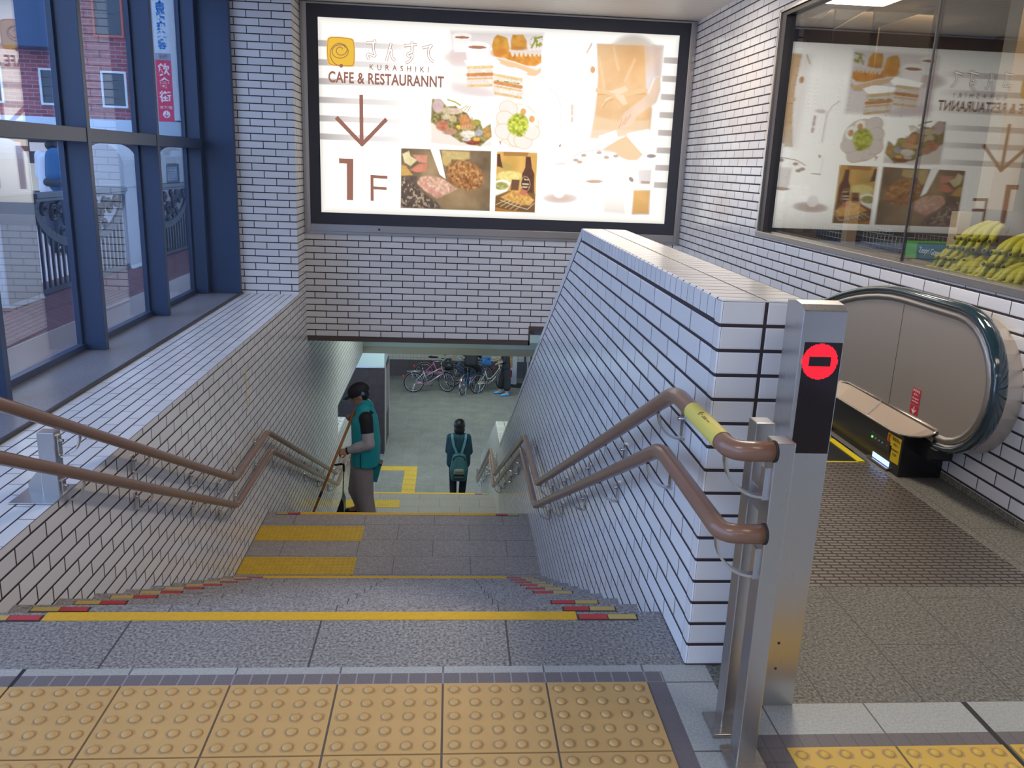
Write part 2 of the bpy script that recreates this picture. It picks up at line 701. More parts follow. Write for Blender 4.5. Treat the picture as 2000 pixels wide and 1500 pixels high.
for k in range(10):
    marker(-1.485, -1.278, YS + k * TR, -k * RI, True)
    if k != 3:
        marker(.446, .651, YS + k * TR, -k * RI, False)
for y, z in ((YL1b, ZL1), (YL2b, ZL2)):
    marker(-1.485, -1.278, y, z, True)
    marker(.446, .651, y, z, False)
for y, z in ((YS, 0), (YS + 9 * TR, -9 * RI), (YL1b, ZL1), (YL2b, ZL2)):
    bb = B()
    bb.box(-1.276, .444, y - .052, y - .002, z - .002, z + .003)
    bb.build('grip_strip', M_ys, stairs, bevel=.001, seg=1)

# ---------------------------------------------------------------- left wall under the window ledge, down the stair
fx = lambda a, c, t: (t, a, c)
b = B()
b.prism([(.2, -7), (11.5, -7), (11.5, -.44), (YB + .02, -.44), (YB + .02, LEDGE), (.2, LEDGE)], fx, -2.62, XL)
wl = b.build('wall_left', [T_side, T_ledge], kind=S)
for p in wl.data.polygons:
    if p.normal.z > .9:
        p.material_index = 1
b = B()
b.prism([(11.5, -1.94), (14.95, -1.94), (14.95, -.44), (11.5, -.44)], fx, -1.86, XL)
b.prism([(11.5, -7), (17.2, -7), (17.2, -4.72), (12.3, -2.35), (11.5, -2.35)], fx, -1.86, XL)
b.build('wall_left_lower', [T_side], kind=S)
# ledge coping slab: the courses lie along the ledge
M_yl = mat('yellow_tape', (.62, .45, .03), .5)
b = B()
b.box(XL - .002, XL + .002, 6.352, 6.364, -.475, -.137)
tag(b.build('tape_strip', M_yl), 'thin yellow vertical tape strip on the white tiled wall above the left handrail', 'tape')

# ---------------------------------------------------------------- partition between stair and escalator
b = B()
prof = [(Y1, -7), (17.2, -7), (17.2, -4.72), (12.2, -2.35), (11.15, -2.35), (4.752, PTOP), (Y1, PTOP)]
b.prism(prof, fx, XR, PX1)
wp = b.build('wall_partition', [T_part, T_top, T_end], kind=S, bevel=.004, seg=1)
for p in wp.data.polygons:
    n = p.normal
    p.material_index = 2 if n.y < -.8 else 1 if n.z > .75 else 0
# corner courses: slim coping, corner and slope-edge tiles, 1.5 mm proud
M_edge = mat('glazed_edge_tile', (.74, .74, .75), .16)
b = B()
b.mi = 0
b.box(XR - .0015, XR + .02, Y1 + .048, 4.70, PTOP - .0603, PTOP - .004)
b.mi = 1
for k in range(16):
    b.box(XR - .0015, XR + .02, Y1 + .0035, Y1 + .0435, k * .0703 + .005, min((k + 1) * .0703 - .005, PTOP - .004))
b.mi = 2
b.box(XR - .0008, XR + .02, Y1 + .0435, Y1 + .047, 0, PTOP - .065)
d = Vector((0, 11.15 - 4.752, -2.35 - PTOP)).normalized()
nn = Vector((0, d.z, -d.y))
for s0, s1, m_ in ((.0, 7.28, 1), (.0, 7.28, 2)):
    a = Vector((XR, 4.752, PTOP))
    w0, w1 = ((.003, .055) if m_ == 1 else (.055, .062))
    P = [a + d * .0 + nn * w0, a + d * s1 + nn * w0, a + d * s1 + nn * w1, a + nn * w1]
    e = -.0018 if m_ == 1 else -.001
    b.mi = m_
    b.prism([(p.y, p.z) for p in P], fx, XR + e, XR + .02)
b.mi = 2
b.box(XR - .001, XR + .02, Y1 + .004, 4.70, PTOP - .0685, PTOP - .0603)
b.build('trim_1', [T_sold, M_edge, mat('grout', (.05, .036, .042), .9)], kind=S)

# ---------------------------------------------------------------- back wall, column, header
b = B()
b.box(XL, .885, YB, YB + .3, -.448, CEIL)
b.box(.885, XW, YB, YB + .3, -.28, CEIL)
b.build('wall_back', [T_back], kind=S)
b = B()
b.box(-2.6, XL, 8.69, YB + .3, LEDGE, CEIL)
b.build('column', [tile('glazed_tile_column', jv=.008, jh=.010, u0=-2.1, v0=-.448, **white)], kind=S)
b = B()
b.box(XL, .9, YB - .004, YB + .3, -.50, -.449)
b.box(.885, .905, YB - .004, YB + .3, -.50, -.28)
b.box(.905, XW, YB - .002, YB + .3, -.33, -.28)
b.build('trim_2', [M_brown], kind=S)
b = B()
b.mi = 0
b.box(XL, 2.6, 14.95, 15.2, -1.82, -1.70)
b.box(XL, 2.6, 14.94, 14.952, -1.73, -1.70)
b.mi = 1
b.box(XL, 2.6, 14.95, 15.4, -1.95, -1.822)
b.mi = 2
b.box(XL - .3, 2.6, 14.96, 15.2, -1.70, -.44)
b.build('beam', [mat('beam_panel', (.22, .27, .255), .35), mat('beam_concrete', (.20, .19, .145), .7, noise=.12, scale=3), mat('tunnel_green_wall', (.58, .70, .64), .5)], kind=S)
b = B()
b.box(XL, 2.6, YB + .3, 15, -.44, -.3)
b.build('ceiling_tunnel', [M_grey], kind=S)

# ---------------------------------------------------------------- right wall with the shop window opening
ZW0, ZW1, YW = .985, 2.672, 6.80
b = B()
b.box(XW, XW + .2, YW, YB + .3, -7, CEIL)
b.box(XW, XW + .2, -2.0, YW, .035, ZW0)
b.box(XW, XW + .2, -2.0, YW, ZW1, CEIL)
b.build('wall_right', [T_right], kind=S)
b = B()
b.box(XW - .004, XW + .2, -2.0, 4.6, -.02, .036)
b.build('baseboard_right', [stone('granite_base', (.09, .085, .07), (.27, .26, .21), scale=80, bw=.9, bh=3, jw=.004)], kind=S)
b = B()
b.box(XW + .02, XW + .2, 4.0, 15, -7, .04)
b.build('wall_right_lower', [M_grey], kind=S)

# ---------------------------------------------------------------- ceiling
m, n, bs = nodes('ceiling_spandrel')
mask, rnd, hgt, uv = grid(n, 20, .1, 0, .006, 0, .05, 0)
n.links.new(mixc(n, mask, (.74, .70, .64), (.40, .35, .30)), bs.inputs['Base Color'])
bs.inputs['Roughness'].default_value = .45
b = B()
b.box(-2.62, 8, -8, YB + .3, CEIL, CEIL + .1)
b.build('ceiling', [m], kind=S)
b = B()
b.box(-2.62, 8, -8.2, -8, 0, CEIL)
b.box(8, 8.2, -8, -2.0, 0, CEIL)
b.box(XW + .2, 8, -2.2, -2.0, 0, CEIL)
b.build('wall_rear', [mat('pale_wall', (.62, .60, .57), .6)], kind=S)

# ---------------------------------------------------------------- left window: stone sill, navy frame, panes
GX = -2.575
b = B()
b.box(-2.62, -2.13, .2, 8.69, LEDGE - .02, LEDGE + .006)
sill = b.build('sill', [M_sill], kind=S)
b = B()
b.box(-2.137, -2.118, .2, 8.69, LEDGE - .02, LEDGE + .016)
b.build('trim_3', [M_dark], kind=S)
win = bpy.data.objects.new('window_1', None)
COL.objects.link(win)
win['kind'] = S
MY = [-.77, .57, 1.91, 3.25, 4.61, 5.96, 7.31]
for y in MY:
    b = B()
    b.box(GX - .03, -2.41, y - .03, y + .027, LEDGE + .006, CEIL)
    b.build('mullion', [M_frame], win, bevel=.003)
b = B()
b.box(GX - .03, -2.13, 8.63, 8.69, LEDGE + .006, CEIL)
b.box(GX - .03, -2.43, 8.56, 8.63, LEDGE + .006, CEIL)
b.build('jamb', [M_frame], win, bevel=.004)
for y0, y1 in zip(MY, MY[1:] + [8.59]):
    b = B()
    b.box(GX - .03, -2.415, y0 + .027, y1 - .03, 1.497, 1.588)
    b.build('transom', [M_frame], win, bevel=.003)
    b = B()
    b.box(GX - .02, GX + .03, y0 + .027, y1 - .03, LEDGE + .006, LEDGE + .05)
    b.box(GX - .02, GX + .015, y0 + .027, y0 + .05, LEDGE + .05, CEIL)
    b.box(GX - .02, GX + .015, y1 - .053, y1 - .03, LEDGE + .05, CEIL)
    b.build('glazing_bead', [M_frame], win)
    for z0, z1 in ((LEDGE + .03, 1.5), (1.585, CEIL)):
        b = B()
        tl = .035 if abs(y0 - 4.61) < .01 else -.012 if abs(y0 - 5.96) < .01 else 0   # panes sit slightly out of true
        yc_, hy = (y0 + y1) / 2, (y1 - y0) / 2 - .031
        b.obox((GX - .006, yc_, (z0 + z1) / 2), (.003, .003 * tl, 0), (-hy * tl, hy, 0), (0, 0, (z1 - z0) / 2))
        b.build('pane', [M_glass], win)

# ---------------------------------------------------------------- shop window on the right
win2 = bpy.data.objects.new('window_2', None)
COL.objects.link(win2)
win2['kind'] = S
b = B()
b.box(XW - .006, XW + .12, -2.0, YW + .02, ZW0 - .012, ZW0 + .028)
b.build('window_sill', [M_sfr], win2, bevel=.003)
b = B()
b.box(XW - .004, XW + .12, YW - .012, YW + .02, ZW0, ZW1 + .02)
b.box(XW - .004, XW + .12, -2.0, YW, ZW1, ZW1 + .02)
b.build('window_frame', [M_sfr], win2, bevel=.002)
b = B()
b.box(XW + .012, XW + .12, YW - .10, YW - .012, ZW0 + .028, ZW1)
b.box(XW + .012, XW + .09, -2.0, YW - .1, ZW1 - .03, ZW1)
b.build('window_stop', [M_dark], win2)
for y0, y1 in ((-2.0, 2.5), (2.506, 4.60), (4.606, YW - .09)):
    b = B()
    b.box(XW + .05, XW + .058, y0, y1, ZW0 + .028, ZW1 - .03)
    b.build('pane', [M_shopglass], win2)
b = B()
b.box(XW + .045, XW + .063, 4.598, 4.608, ZW0 + .028, ZW1 - .03)
b.build('joint_strip', [M_dark], win2)

# ---------------------------------------------------------------- lower ground
b = B()
b.rect(-14, 14, 12.0, 27.95, ZG)
b.build('floor_lower', [M_ground], kind=S)
b = B()
b.mi = 0
b.box(-9, 9, 27.93, 28.3, ZG, ZG + .56)
b.mi = 1
b.box(-9, 9, 28.0, 28.3, ZG + .56, -1.94)
b.build('wall_concourse', [tile('dark_base_tile', bw=.9, bh=.6, jv=.008, jh=.008, col=(.085, .07, .068), joint=(.04, .035, .03), rough=.5), tile('beige_tile', bw=.12, bh=.24, jv=.01, jh=.01, col=(.50, .48, .38), joint=(.28, .27, .2), stagger=0, rough=.4)], kind=S)
b = B()
b.box(-12, 12, 15.41, 28.3, -1.94, -1.84)
b.build('ceiling_lower', [M_grey], kind=S)

# ---------------------------------------------------------------- illuminated sign
SX0, SX1, SZ0, SZ1 = -1.3858, 2.3318, .8914, 2.8291
SGAIN = 1.45
# artwork sheet: corners of the printed sheet in scan units -> metres on the sign face
_src = [(618.2, 31.4), (1328.6, 69.0), (628.3, 415.8), (1297.7, 437.8)]
_dst = [(0, 0), (1, 0), (0, 1), (1, 1)]
_A, _b = [], []
for (x, y), (u, v) in zip(_src, _dst):
    _A.append([x, y, 1, 0, 0, 0, -u * x, -u * y]); _b.append(u)
    _A.append([0, 0, 0, x, y, 1, -v * x, -v * y]); _b.append(v)
_h = np.linalg.solve(np.array(_A, float), np.array(_b, float))
HM = np.append(_h, 1).reshape(3, 3)
HI = np.linalg.inv(HM)
FR = {'A': (600, 0, 2.6316), 'L': (620, 60, 7.692), 'C1': (880, 55, 10.347), 'C2': (820, 180, 8.), 'C3': (770, 280, 6.667), 'C4': (1060, 70, 7.5), 'C5': (1060, 240, 7.692)}


def sh(f, x, y):
    """sheet units of frame f -> (x, z) metres on the sign"""
    ox, oy, s = FR[f]
    p = HM @ np.array([ox + x / s, oy + y / s, 1])
    u, v = p[0] / p[2], p[1] / p[2]
    return SX0 + u * (SX1 - SX0), SZ1 - v * (SZ1 - SZ0)


NXS, NZS = 600, 312
uu, vv = np.meshgrid(np.linspace(0, 1, NXS + 1), np.linspace(0, 1, NZS + 1))
_w = HI[2, 0] * uu + HI[2, 1] * vv + HI[2, 2]
PXs = (HI[0, 0] * uu + HI[0, 1] * vv + HI[0, 2]) / _w
PYs = (HI[1, 0] * uu + HI[1, 1] * vv + HI[1, 2]) / _w
IMG = np.ones(uu.shape + (3,)) * np.array([254, 252, 249.])
rng = np.random.RandomState(3)


def vnoise(sc, octs=3, seed=1):
    r = np.random.RandomState(seed)
    out = np.zeros_like(uu)
    amp = 1.
    for o in range(octs):
        n = int(sc * 2 ** o) + 2
        g = r.rand(n + 2, 2 * n + 2)
        x, y = uu * 2 * (n - 1), vv * (n - 1)
        xi, yi = x.astype(int), y.astype(int)
        fx_, fy_ = x - xi, y - yi
        fx_, fy_ = fx_ * fx_ * (3 - 2 * fx_), fy_ * fy_ * (3 - 2 * fy_)
        out += amp * ((g[yi, xi] * (1 - fx_) + g[yi, xi + 1] * fx_) * (1 - fy_) + (g[yi + 1, xi] * (1 - fx_) + g[yi + 1, xi + 1] * fx_) * fy_)
        amp *= .5
    return out / (2 - .5 ** (octs - 1))


NZ1, NZ2, NZ3 = vnoise(40, 3, 1), vnoise(90, 2, 2), vnoise(14, 3, 5)


def loc(f):
    ox, oy, s = FR[f]
    return (PXs - ox) * s, (PYs - oy) * s


def put(mask, col, noise=None, amt=0.):
    c = np.array(col, float)
    c = np.broadcast_to(c, IMG.shape)
    if noise is not None:
        c = c + (noise[..., None] - .5) * 2 * amt
    IMG[:] = IMG * (1 - mask[..., None]) + c * mask[..., None]


def m_ell(f, cx, cy, rx, ry, rot=0, soft=.15):
    x, y = loc(f)
    c, s = math.cos(math.radians(rot)), math.sin(math.radians(rot))
    dx, dy = x - cx, y - cy
    d = np.sqrt(((dx * c + dy * s) / rx) ** 2 + ((-dx * s + dy * c) / ry) ** 2)
    return np.clip((1 + soft / 2 - d) / soft, 0, 1)


def m_poly(f, pts, soft=6.):
    x, y = loc(f)
    ins = np.zeros(x.shape, bool)
    dist = np.full(x.shape, 1e9)
    n = len(pts)
    for i in range(n):
        (x0, y0), (x1, y1) = pts[i], pts[(i + 1) % n]
        if y0 != y1:
            c = ((y0 > y) != (y1 > y)) & (x < (x1 - x0) * (y - y0) / (y1 - y0) + x0)
            ins ^= c
        dx, dy = x1 - x0, y1 - y0
        t = np.clip(((x - x0) * dx + (y - y0) * dy) / (dx * dx + dy * dy + 1e-9), 0, 1)
        dist = np.minimum(dist, np.hypot(x - x0 - t * dx, y - y0 - t * dy))
    sd = np.where(ins, dist, -dist)
    return np.clip(sd / soft + .5, 0, 1)


def m_line(f, pts, w, soft=4.):
    x, y = loc(f)
    dist = np.full(x.shape, 1e9)
    for (x0, y0), (x1, y1) in zip(pts, pts[1:]):
        dx, dy = x1 - x0, y1 - y0
        t = np.clip(((x - x0) * dx + (y - y0) * dy) / (dx * dx + dy * dy + 1e-9), 0, 1)
        dist = np.minimum(dist, np.hypot(x - x0 - t * dx, y - y0 - t * dy))
    return np.clip((w / 2 - dist) / soft + .5, 0, 1)


# pale bands of the sheet
for k in range(8):
    v0 = .1135 + .0935 * k
    bm_ = np.clip((vv - v0) / .004, 0, 1) * np.clip((v0 + .034 - vv) / .004, 0, 1)
    put(bm_ * (np.clip((.36 - uu) / .3, 0, 1) if k < 6 else 0) * .8, (226, 214, 208))
    put(bm_ * np.clip((uu - .957) / .004, 0, 1), (228, 214, 206))
# cafe photograph
put(m_poly('C1', [(0, 60), (1880, 110), (1850, 1440), (0, 1370)], 90) * .75, (246, 232, 230))
put(m_ell('C1', 200, 600, 330, 130, 0, 1.) * .6, (236, 205, 196))
put(m_ell('C1', 450, 1270, 420, 90, 12, 1.) * .5, (238, 216, 210))
for cx, cy, rx in ((230, 150, 200), (540, 350, 250)):
    put(m_poly('C1', [(cx - rx, cy), (cx + rx, cy), (cx + rx * .7, cy + rx * 1.7), (cx - rx * .75, cy + rx * 1.7)], 30), (250, 242, 240))
    put(m_ell('C1', cx, cy + 10, rx, rx * .36, 2, .1), (252, 245, 242))
    put(m_ell('C1', cx + 5, cy + 40, rx * .72, rx * .13, 2, .15), (190, 130, 95))
put(m_line('C1', [(820, 440), (890, 410), (930, 480), (900, 560), (840, 590)], 44, 12), (250, 244, 240))
for pts in ([(840, 350), (890, 190), (950, 140), (1090, 180), (1150, 210), (1190, 400), (1170, 560), (1000, 600), (880, 560)], [(1220, 260), (1260, 140), (1470, 140), (1540, 260), (1545, 420), (1230, 440)]):
    put(m_poly('C1', pts, 22), (240, 172, 62), NZ1, 26)
put(m_ell('C1', 1010, 500, 150, 90, 0, .8) * .7, (222, 132, 40))
put(m_ell('C1', 1380, 415, 150, 45, 0, .7) * .7, (208, 130, 60))
put(m_poly('C1', [(1040, 570), (1200, 480), (1830, 540), (1840, 700), (1720, 770), (1450, 760), (1180, 650)], 20), (238, 160, 58), NZ1, 30)
for k in range(7):
    x = 1230 + k * 88
    put(m_line('C1', [(x, 470), (x + 30, 560), (x + 60, 470)], 40, 12), (250, 236, 224))
put(m_poly('C1', [(900, 590), (1000, 600), (1740, 840), (1830, 800), (1830, 890), (1720, 970), (1600, 960), (1020, 720)], 20), (250, 208, 160))
put(m_line('C1', [(900, 592), (1300, 690), (1740, 850), (1840, 790)], 26, 10), (254, 240, 226))
put(m_ell('C1', 1740, 290, 120, 110, 0, .4) * (NZ2 > .46), (176, 176, 58))
put(m_line('C1', [(1640, 400), (1740, 210), (1850, 180)], 34, 14) * .9, (168, 170, 50))
for dx, dy, s in ((0, 0, 0), (560, 150, 60)):
    put(m_poly('C1', [(270 + dx, 660 + dy), (900 + dx * .75, 590 + dy + s), (1010 + dx, 690 + dy + s), (870 + dx, 790 + dy + s), (360 + dx, 800 + dy)], 16), (254, 251, 248))
    for y0, c, h in ((800, (246, 214, 152), 60), (870, (253, 240, 224), 70), (950, (226, 150, 84), 70), (1030, (244, 196, 130), 40), (1090, (253, 238, 224), 90), (1170, (242, 204, 140), 50)):
        put(m_line('C1', [(360 + dx * .98, y0 + dy), (840 + dx * 1.05, y0 + dy + s * 1.6 + (0 if dx else -12))], h, 20), c, NZ2, 18)
    put(m_line('C1', [(560 + dx * .7, 915 + dy), (830 + dx, 915 + dy + s)], 26, 14) * (NZ2 > .42), (150, 150, 40))
# sashimi photograph
put(m_poly('C2', [(170, 470), (640, 780), (960, 840), (1130, 740), (1130, 850), (640, 850), (180, 800)], 40) * .7, (252, 232, 214))
put(m_poly('C2', [(190, 250), (200, 110), (330, 120), (430, 230), (560, 220), (640, 290), (740, 330), (830, 470), (960, 500), (990, 580), (1110, 500), (1128, 700), (950, 850), (640, 780), (180, 470)], 24), (150, 135, 74), NZ2, 60)
put(m_ell('C2', 290, 220, 90, 110, 0, .3), (222, 190, 186), NZ1, 20)
for cx, cy, rx, ry, c in ((440, 300, 90, 60, (224, 206, 160)), (560, 300, 110, 50, (232, 205, 182)), (420, 390, 60, 45, (228, 208, 178)), (520, 420, 60, 60, (214, 190, 140)), (360, 530, 100, 80, (206, 130, 96)), (480, 620, 120, 50, (200, 150, 120)), (610, 550, 34, 34, (232, 204, 60)), (700, 440, 70, 90, (214, 150, 88)), (760, 550, 110, 50, (222, 180, 130)), (880, 480, 80, 50, (178, 170, 70)), (760, 660, 120, 60, (250, 236, 214)), (930, 640, 60, 50, (190, 186, 196)), (840, 780, 120, 50, (150, 70, 40)), (740, 740, 70, 30, (222, 214, 204)), (890, 740, 60, 30, (240, 190, 70)), (1060, 640, 60, 100, (206, 160, 80))):
    put(m_ell('C2', cx, cy, rx, ry, 0, .35), c, NZ2, 26)
for k in range(5):
    put(m_line('C2', [(640 + k * 45, 400), (650 + k * 45, 560)], 22, 10) * .7, (226, 138, 76))
put(m_line('C2', [(440, 120), (560, 160), (640, 210)], 22, 10), (190, 184, 84))
for k in range(3):
    put(m_line('C2', [(650 + k * 50, 270 + k * 18), (740 + k * 30, 215 + k * 6)], 14, 8), (194, 180, 84))
# noodle bowl
put(m_ell('C2', 1535, 525, 335, 345, 0, .03), (250, 226, 190))
put(m_ell('C2', 1535, 525, 322, 332, 0, .04), (253, 244, 232))
for cx, cy in ((1390, 260), (1340, 420), (1320, 620), (1520, 740), (1620, 770), (1740, 620)):
    put(m_ell('C2', cx, cy, 150, 125, 20, .06), (246, 208, 160))
    put(m_ell('C2', cx, cy, 140, 115, 20, .1), (252, 240, 230))
for cx, cy in ((1620, 310), (1755, 425)):
    put(m_ell('C2', cx, cy, 84, 108, 0, .08), (254, 250, 244))
    put(m_ell('C2', cx, cy, 46, 54, 0, .15), (238, 180, 104))
put(m_ell('C2', 1540, 510, 160, 170, 20, .25), (196, 204, 60), NZ2, 70)
put(m_ell('C2', 1570, 640, 80, 60, 0, .4), (186, 190, 62), NZ2, 70)
put(m_poly('C2', [(1240, 770), (1285, 760), (1270, 840)], 10), (222, 170, 130))
# steak photograph
sk = m_poly('C3', [(98, 68), (1268, 105), (1250, 880), (98, 840)], 10)
put(sk, (128, 104, 72), NZ3, 34)
put(sk * m_ell('C3', 840, 760, 330, 260, 0, 1.2) * .9, (178, 146, 100), NZ3, 24)
put(sk * m_ell('C3', 500, 330, 120, 260, 0, 1.2) * .8, (186, 156, 112), NZ3, 20)
put(sk * m_poly('C3', [(98, 425), (300, 430), (340, 620), (560, 760), (620, 850), (98, 840)], 30), (104, 84, 68), NZ2, 24)
put(sk * m_poly('C3', [(98, 425), (620, 850), (98, 840)], 60) * (NZ2 > .60), (196, 170, 140))
for pts, c in (([(98, 280), (160, 300), (250, 415), (98, 425)], (224, 176, 92)), ([(110, 140), (200, 100), (220, 170), (310, 220), (220, 300), (140, 250)], (240, 224, 170)), ([(240, 150), (440, 160), (430, 260), (330, 250)], (226, 152, 124)), ([(210, 350), (330, 270), (440, 270), (420, 370), (300, 380)], (222, 138, 106))):
    put(sk * m_poly('C3', pts, 12), c, NZ2, 14)
put(sk * m_ell('C3', 690, 210, 60, 90, 0, .2), (216, 184, 110))
put(sk * m_poly('C3', [(620, 90), (990, 110), (990, 200), (900, 230), (640, 200)], 30), (216, 188, 122), NZ2, 16)
put(sk * m_ell('C3', 930, 420, 250, 180, 22, .25), (172, 116, 58), NZ2, 70)
put(sk * m_ell('C3', 960, 360, 160, 90, 22, .8) * .5, (206, 150, 84), NZ2, 40)
put(sk * m_poly('C3', [(300, 520), (350, 440), (480, 420), (640, 460), (780, 560), (830, 600), (700, 660), (560, 720), (400, 620)], 20), (226, 178, 150), NZ2, 46)
put(sk * m_line('C3', [(360, 520), (480, 610), (620, 690)], 40, 20) * .6, (226, 150, 136))
put(sk * m_line('C3', [(460, 440), (560, 520), (680, 620)], 30, 20) * .6, (236, 200, 166))
put(m_poly('C3', [(470, 60), (590, 60), (680, 470), (600, 410)], 8), (253, 250, 246))
# grill bar photograph
gb = m_poly('C3', [(1345, 108), (1870, 125), (1838, 900), (1318, 885)], 7)
put(gb, (228, 178, 88), NZ3, 20)
put(gb * m_poly('C3', [(1430, 108), (1760, 115), (1740, 170), (1430, 165)], 8), (186, 130, 60))
put(gb * m_poly('C3', [(1360, 220), (1560, 300), (1500, 360), (1400, 330)], 20), (200, 168, 84))
put(gb * m_poly('C3', [(1345, 140), (1385, 140), (1395, 220), (1420, 320), (1345, 300)], 10), (96, 52, 30))
put(gb * m_ell('C3', 1500, 430, 170, 70, 0, .3), (248, 228, 140), NZ2, 24)
put(gb * m_poly('C3', [(1540, 470), (1640, 480), (1620, 620), (1520, 610)], 12), (120, 76, 44))
put(gb * m_poly('C3', [(1720, 175), (1780, 178), (1800, 330), (1830, 400), (1825, 660), (1660, 650), (1672, 400), (1712, 320)], 9), (98, 52, 28), NZ2, 16)
put(gb * m_ell('C3', 1715, 530, 62, 100, 0, .12), (226, 196, 150))
put(gb * m_ell('C3', 1715, 530, 54, 92, 0, .12), (84, 46, 30))
for y in (470, 530, 570):
    put(gb * m_line('C3', [(1680, y), (1750, y + 4)], 20, 8) * (NZ2 > .4), (232, 210, 170))
put(gb * m_poly('C3', [(1325, 490), (1420, 470), (1530, 510), (1480, 620), (1380, 690), (1320, 690)], 12), (252, 246, 236))
put(gb * m_ell('C3', 1400, 555, 90, 50, 0, .3), (176, 170, 90), NZ2, 50)
put(gb * m_poly('C3', [(1318, 690), (1500, 620), (1838, 650), (1838, 900), (1318, 885)], 20), (140, 96, 44))
put(gb * m_poly('C3', [(1390, 700), (1560, 610), (1700, 620), (1830, 740), (1780, 810), (1640, 800), (1450, 740)], 20), (236, 178, 90), NZ2, 50)
put(gb * m_ell('C3', 1690, 640, 46, 36, 0, .3), (224, 120, 96))
for k in range(5):
    put(gb * m_line('C3', [(1330 + k * 60, 800 + k * 20), (1480 + k * 50, 730 + k * 14)], 10, 5), (246, 210, 140))
put(gb * m_poly('C3', [(1318, 830), (1500, 870), (1700, 890), (1318, 900)], 10), (214, 144, 52))
put(gb * m_line('C3', [(1390, 740), (1600, 820), (1740, 860), (1830, 780)], 8, 4), (250, 240, 226))
# apron photograph
put(m_poly('C4', [(640, 110), (1760, 150), (1700, 1000), (1600, 1500), (640, 1500)], 110) * .4, (252, 238, 232))
put(m_poly('C4', [(1500, 150), (1640, 160), (1660, 560), (1540, 850), (1500, 700)], 20) * .8, (244, 228, 222))
put(m_poly('C4', [(1620, 150), (1760, 160), (1720, 600), (1640, 600)], 60) * .9, (236, 208, 196))
put(m_poly('C4', [(800, 120), (1490, 150), (1515, 780), (1600, 1080), (1570, 1380), (740, 1380), (800, 860), (815, 600)], 24), (246, 200, 146), NZ3, 14)
put(m_ell('C4', 1320, 330, 260, 230, 0, 1.2) * .6, (236, 176, 112))
put(m_poly('C4', [(760, 1180), (1100, 1250), (1570, 1240), (1560, 1400), (1000, 1500), (700, 1500)], 30) * .8, (248, 218, 180))
for a in (((830, 320), (900, 760)), ((1040, 170), (1110, 500)), ((1350, 350), (1210, 660))):
    put(m_line('C4', list(a), 36, 30) * .6, (252, 222, 184))
put(m_line('C4', [(810, 865), (1000, 860), (1200, 870), (1500, 850)], 16, 10) * .8, (220, 166, 100))
put(m_line('C4', [(810, 800), (1000, 840), (1250, 850), (1500, 800)], 70, 16), (248, 208, 158))
for pts in ([(960, 820), (1210, 740), (1260, 800), (1120, 870)], [(1040, 860), (1190, 870), (1240, 1000), (1180, 1020)], [(1040, 880), (930, 920), (850, 1080), (880, 1000)]):
    put(m_poly('C4', pts, 12), (251, 226, 192))
put(m_line('C4', [(1050, 930), (950, 960), (880, 1060)], 10, 8) * .7, (214, 160, 92))
put(m_poly('C4', [(1660, 610), (1720, 620), (1720, 800), (1660, 980), (1380, 1180), (1320, 1300), (1150, 1370), (1120, 1270), (1200, 1120), (1420, 960), (1560, 840)], 24), (250, 218, 190), NZ3, 8)
for k in range(3):
    put(m_line('C4', [(1290 - k * 60, 1160 + k * 30), (1200 - k * 40, 1300 + k * 24)], 12, 8) * .7, (230, 160, 110))
put(m_ell('C4', 735, 500, 34, 50, 0, .3), (226, 168, 112))
put(m_line('C4', [(720, 120), (650, 250)], 14, 10) * .7, (210, 160, 130))
put(m_line('C4', [(100, 760), (200, 850), (260, 980), (260, 1400)], 10, 8) * .7, (230, 200, 190))
for y in (1050, 1130, 1230):
    put(m_ell('C4', 435, y, 22, 44, 0, .4) * .7, (240, 200, 180))
put(m_ell('C4', 360, 940, 80, 30, 0, .6) * .6, (252, 232, 222))
# glasses, basket and jars
put(m_poly('C5', [(840, 200), (1110, 110), (1130, 230), (900, 380)], 14), (254, 252, 248))
put(m_poly('C5', [(1260, 160), (1600, 90), (1620, 480), (1480, 470)], 14), (253, 248, 242))
put(m_poly('C5', [(900, 400), (1130, 260), (1260, 200), (1500, 480), (1420, 560), (1280, 560), (1180, 520), (1100, 440)], 16), (248, 214, 170))
put(m_line('C5', [(460, 500), (620, 430), (830, 410), (1080, 440), (1190, 520)], 14, 8) * .8, (236, 214, 200))
for x, y in ((500, 560), (560, 590), (620, 490), (850, 450), (960, 520), (1100, 500)):
    put(m_ell('C5', x, y, 40, 24, 0, .4) * .8, (206, 170, 144))
put(m_ell('C5', 780, 880, 120, 24, 0, .5), (214, 176, 150))
put(m_poly('C5', [(660, 560), (900, 560), (890, 870), (670, 860)], 40) * .6, (250, 236, 230))
put(m_ell('C5', 270, 1130, 210, 60, 0, .9) * .8, (238, 202, 184))
put(m_ell('C5', 250, 1040, 90, 90, 0, .15), (252, 244, 242))
put(m_line('C5', [(200, 620), (340, 615)], 14, 8) * .8, (226, 196, 184))
put(m_line('C5', [(205, 360), (205, 600)], 8, 6) * .6, (240, 226, 220))
put(m_ell('C5', 265, 345, 16, 24, 30, .3), (190, 164, 150))
put(m_poly('C5', [(930, 960), (1250, 1010), (1240, 1370), (910, 1340)], 50) * .6, (252, 238, 230))
put(m_ell('C5', 1630, 500, 66, 28, 0, .3), (176, 160, 160))
put(m_ell('C5', 1330, 850, 44, 28, 50, .3), (170, 150, 140))
put(m_poly('C5', [(1420, 700), (1640, 700), (1620, 930), (1440, 930)], 40) * .7, (240, 226, 220))
put(m_poly('C5', [(1370, 1015), (1610, 1015), (1590, 1365), (1345, 1365)], 30), (242, 188, 112), NZ3, 10)
put(m_poly('C5', [(1480, 870), (1610, 880), (1600, 915), (1480, 910)], 12), (196, 172, 160))


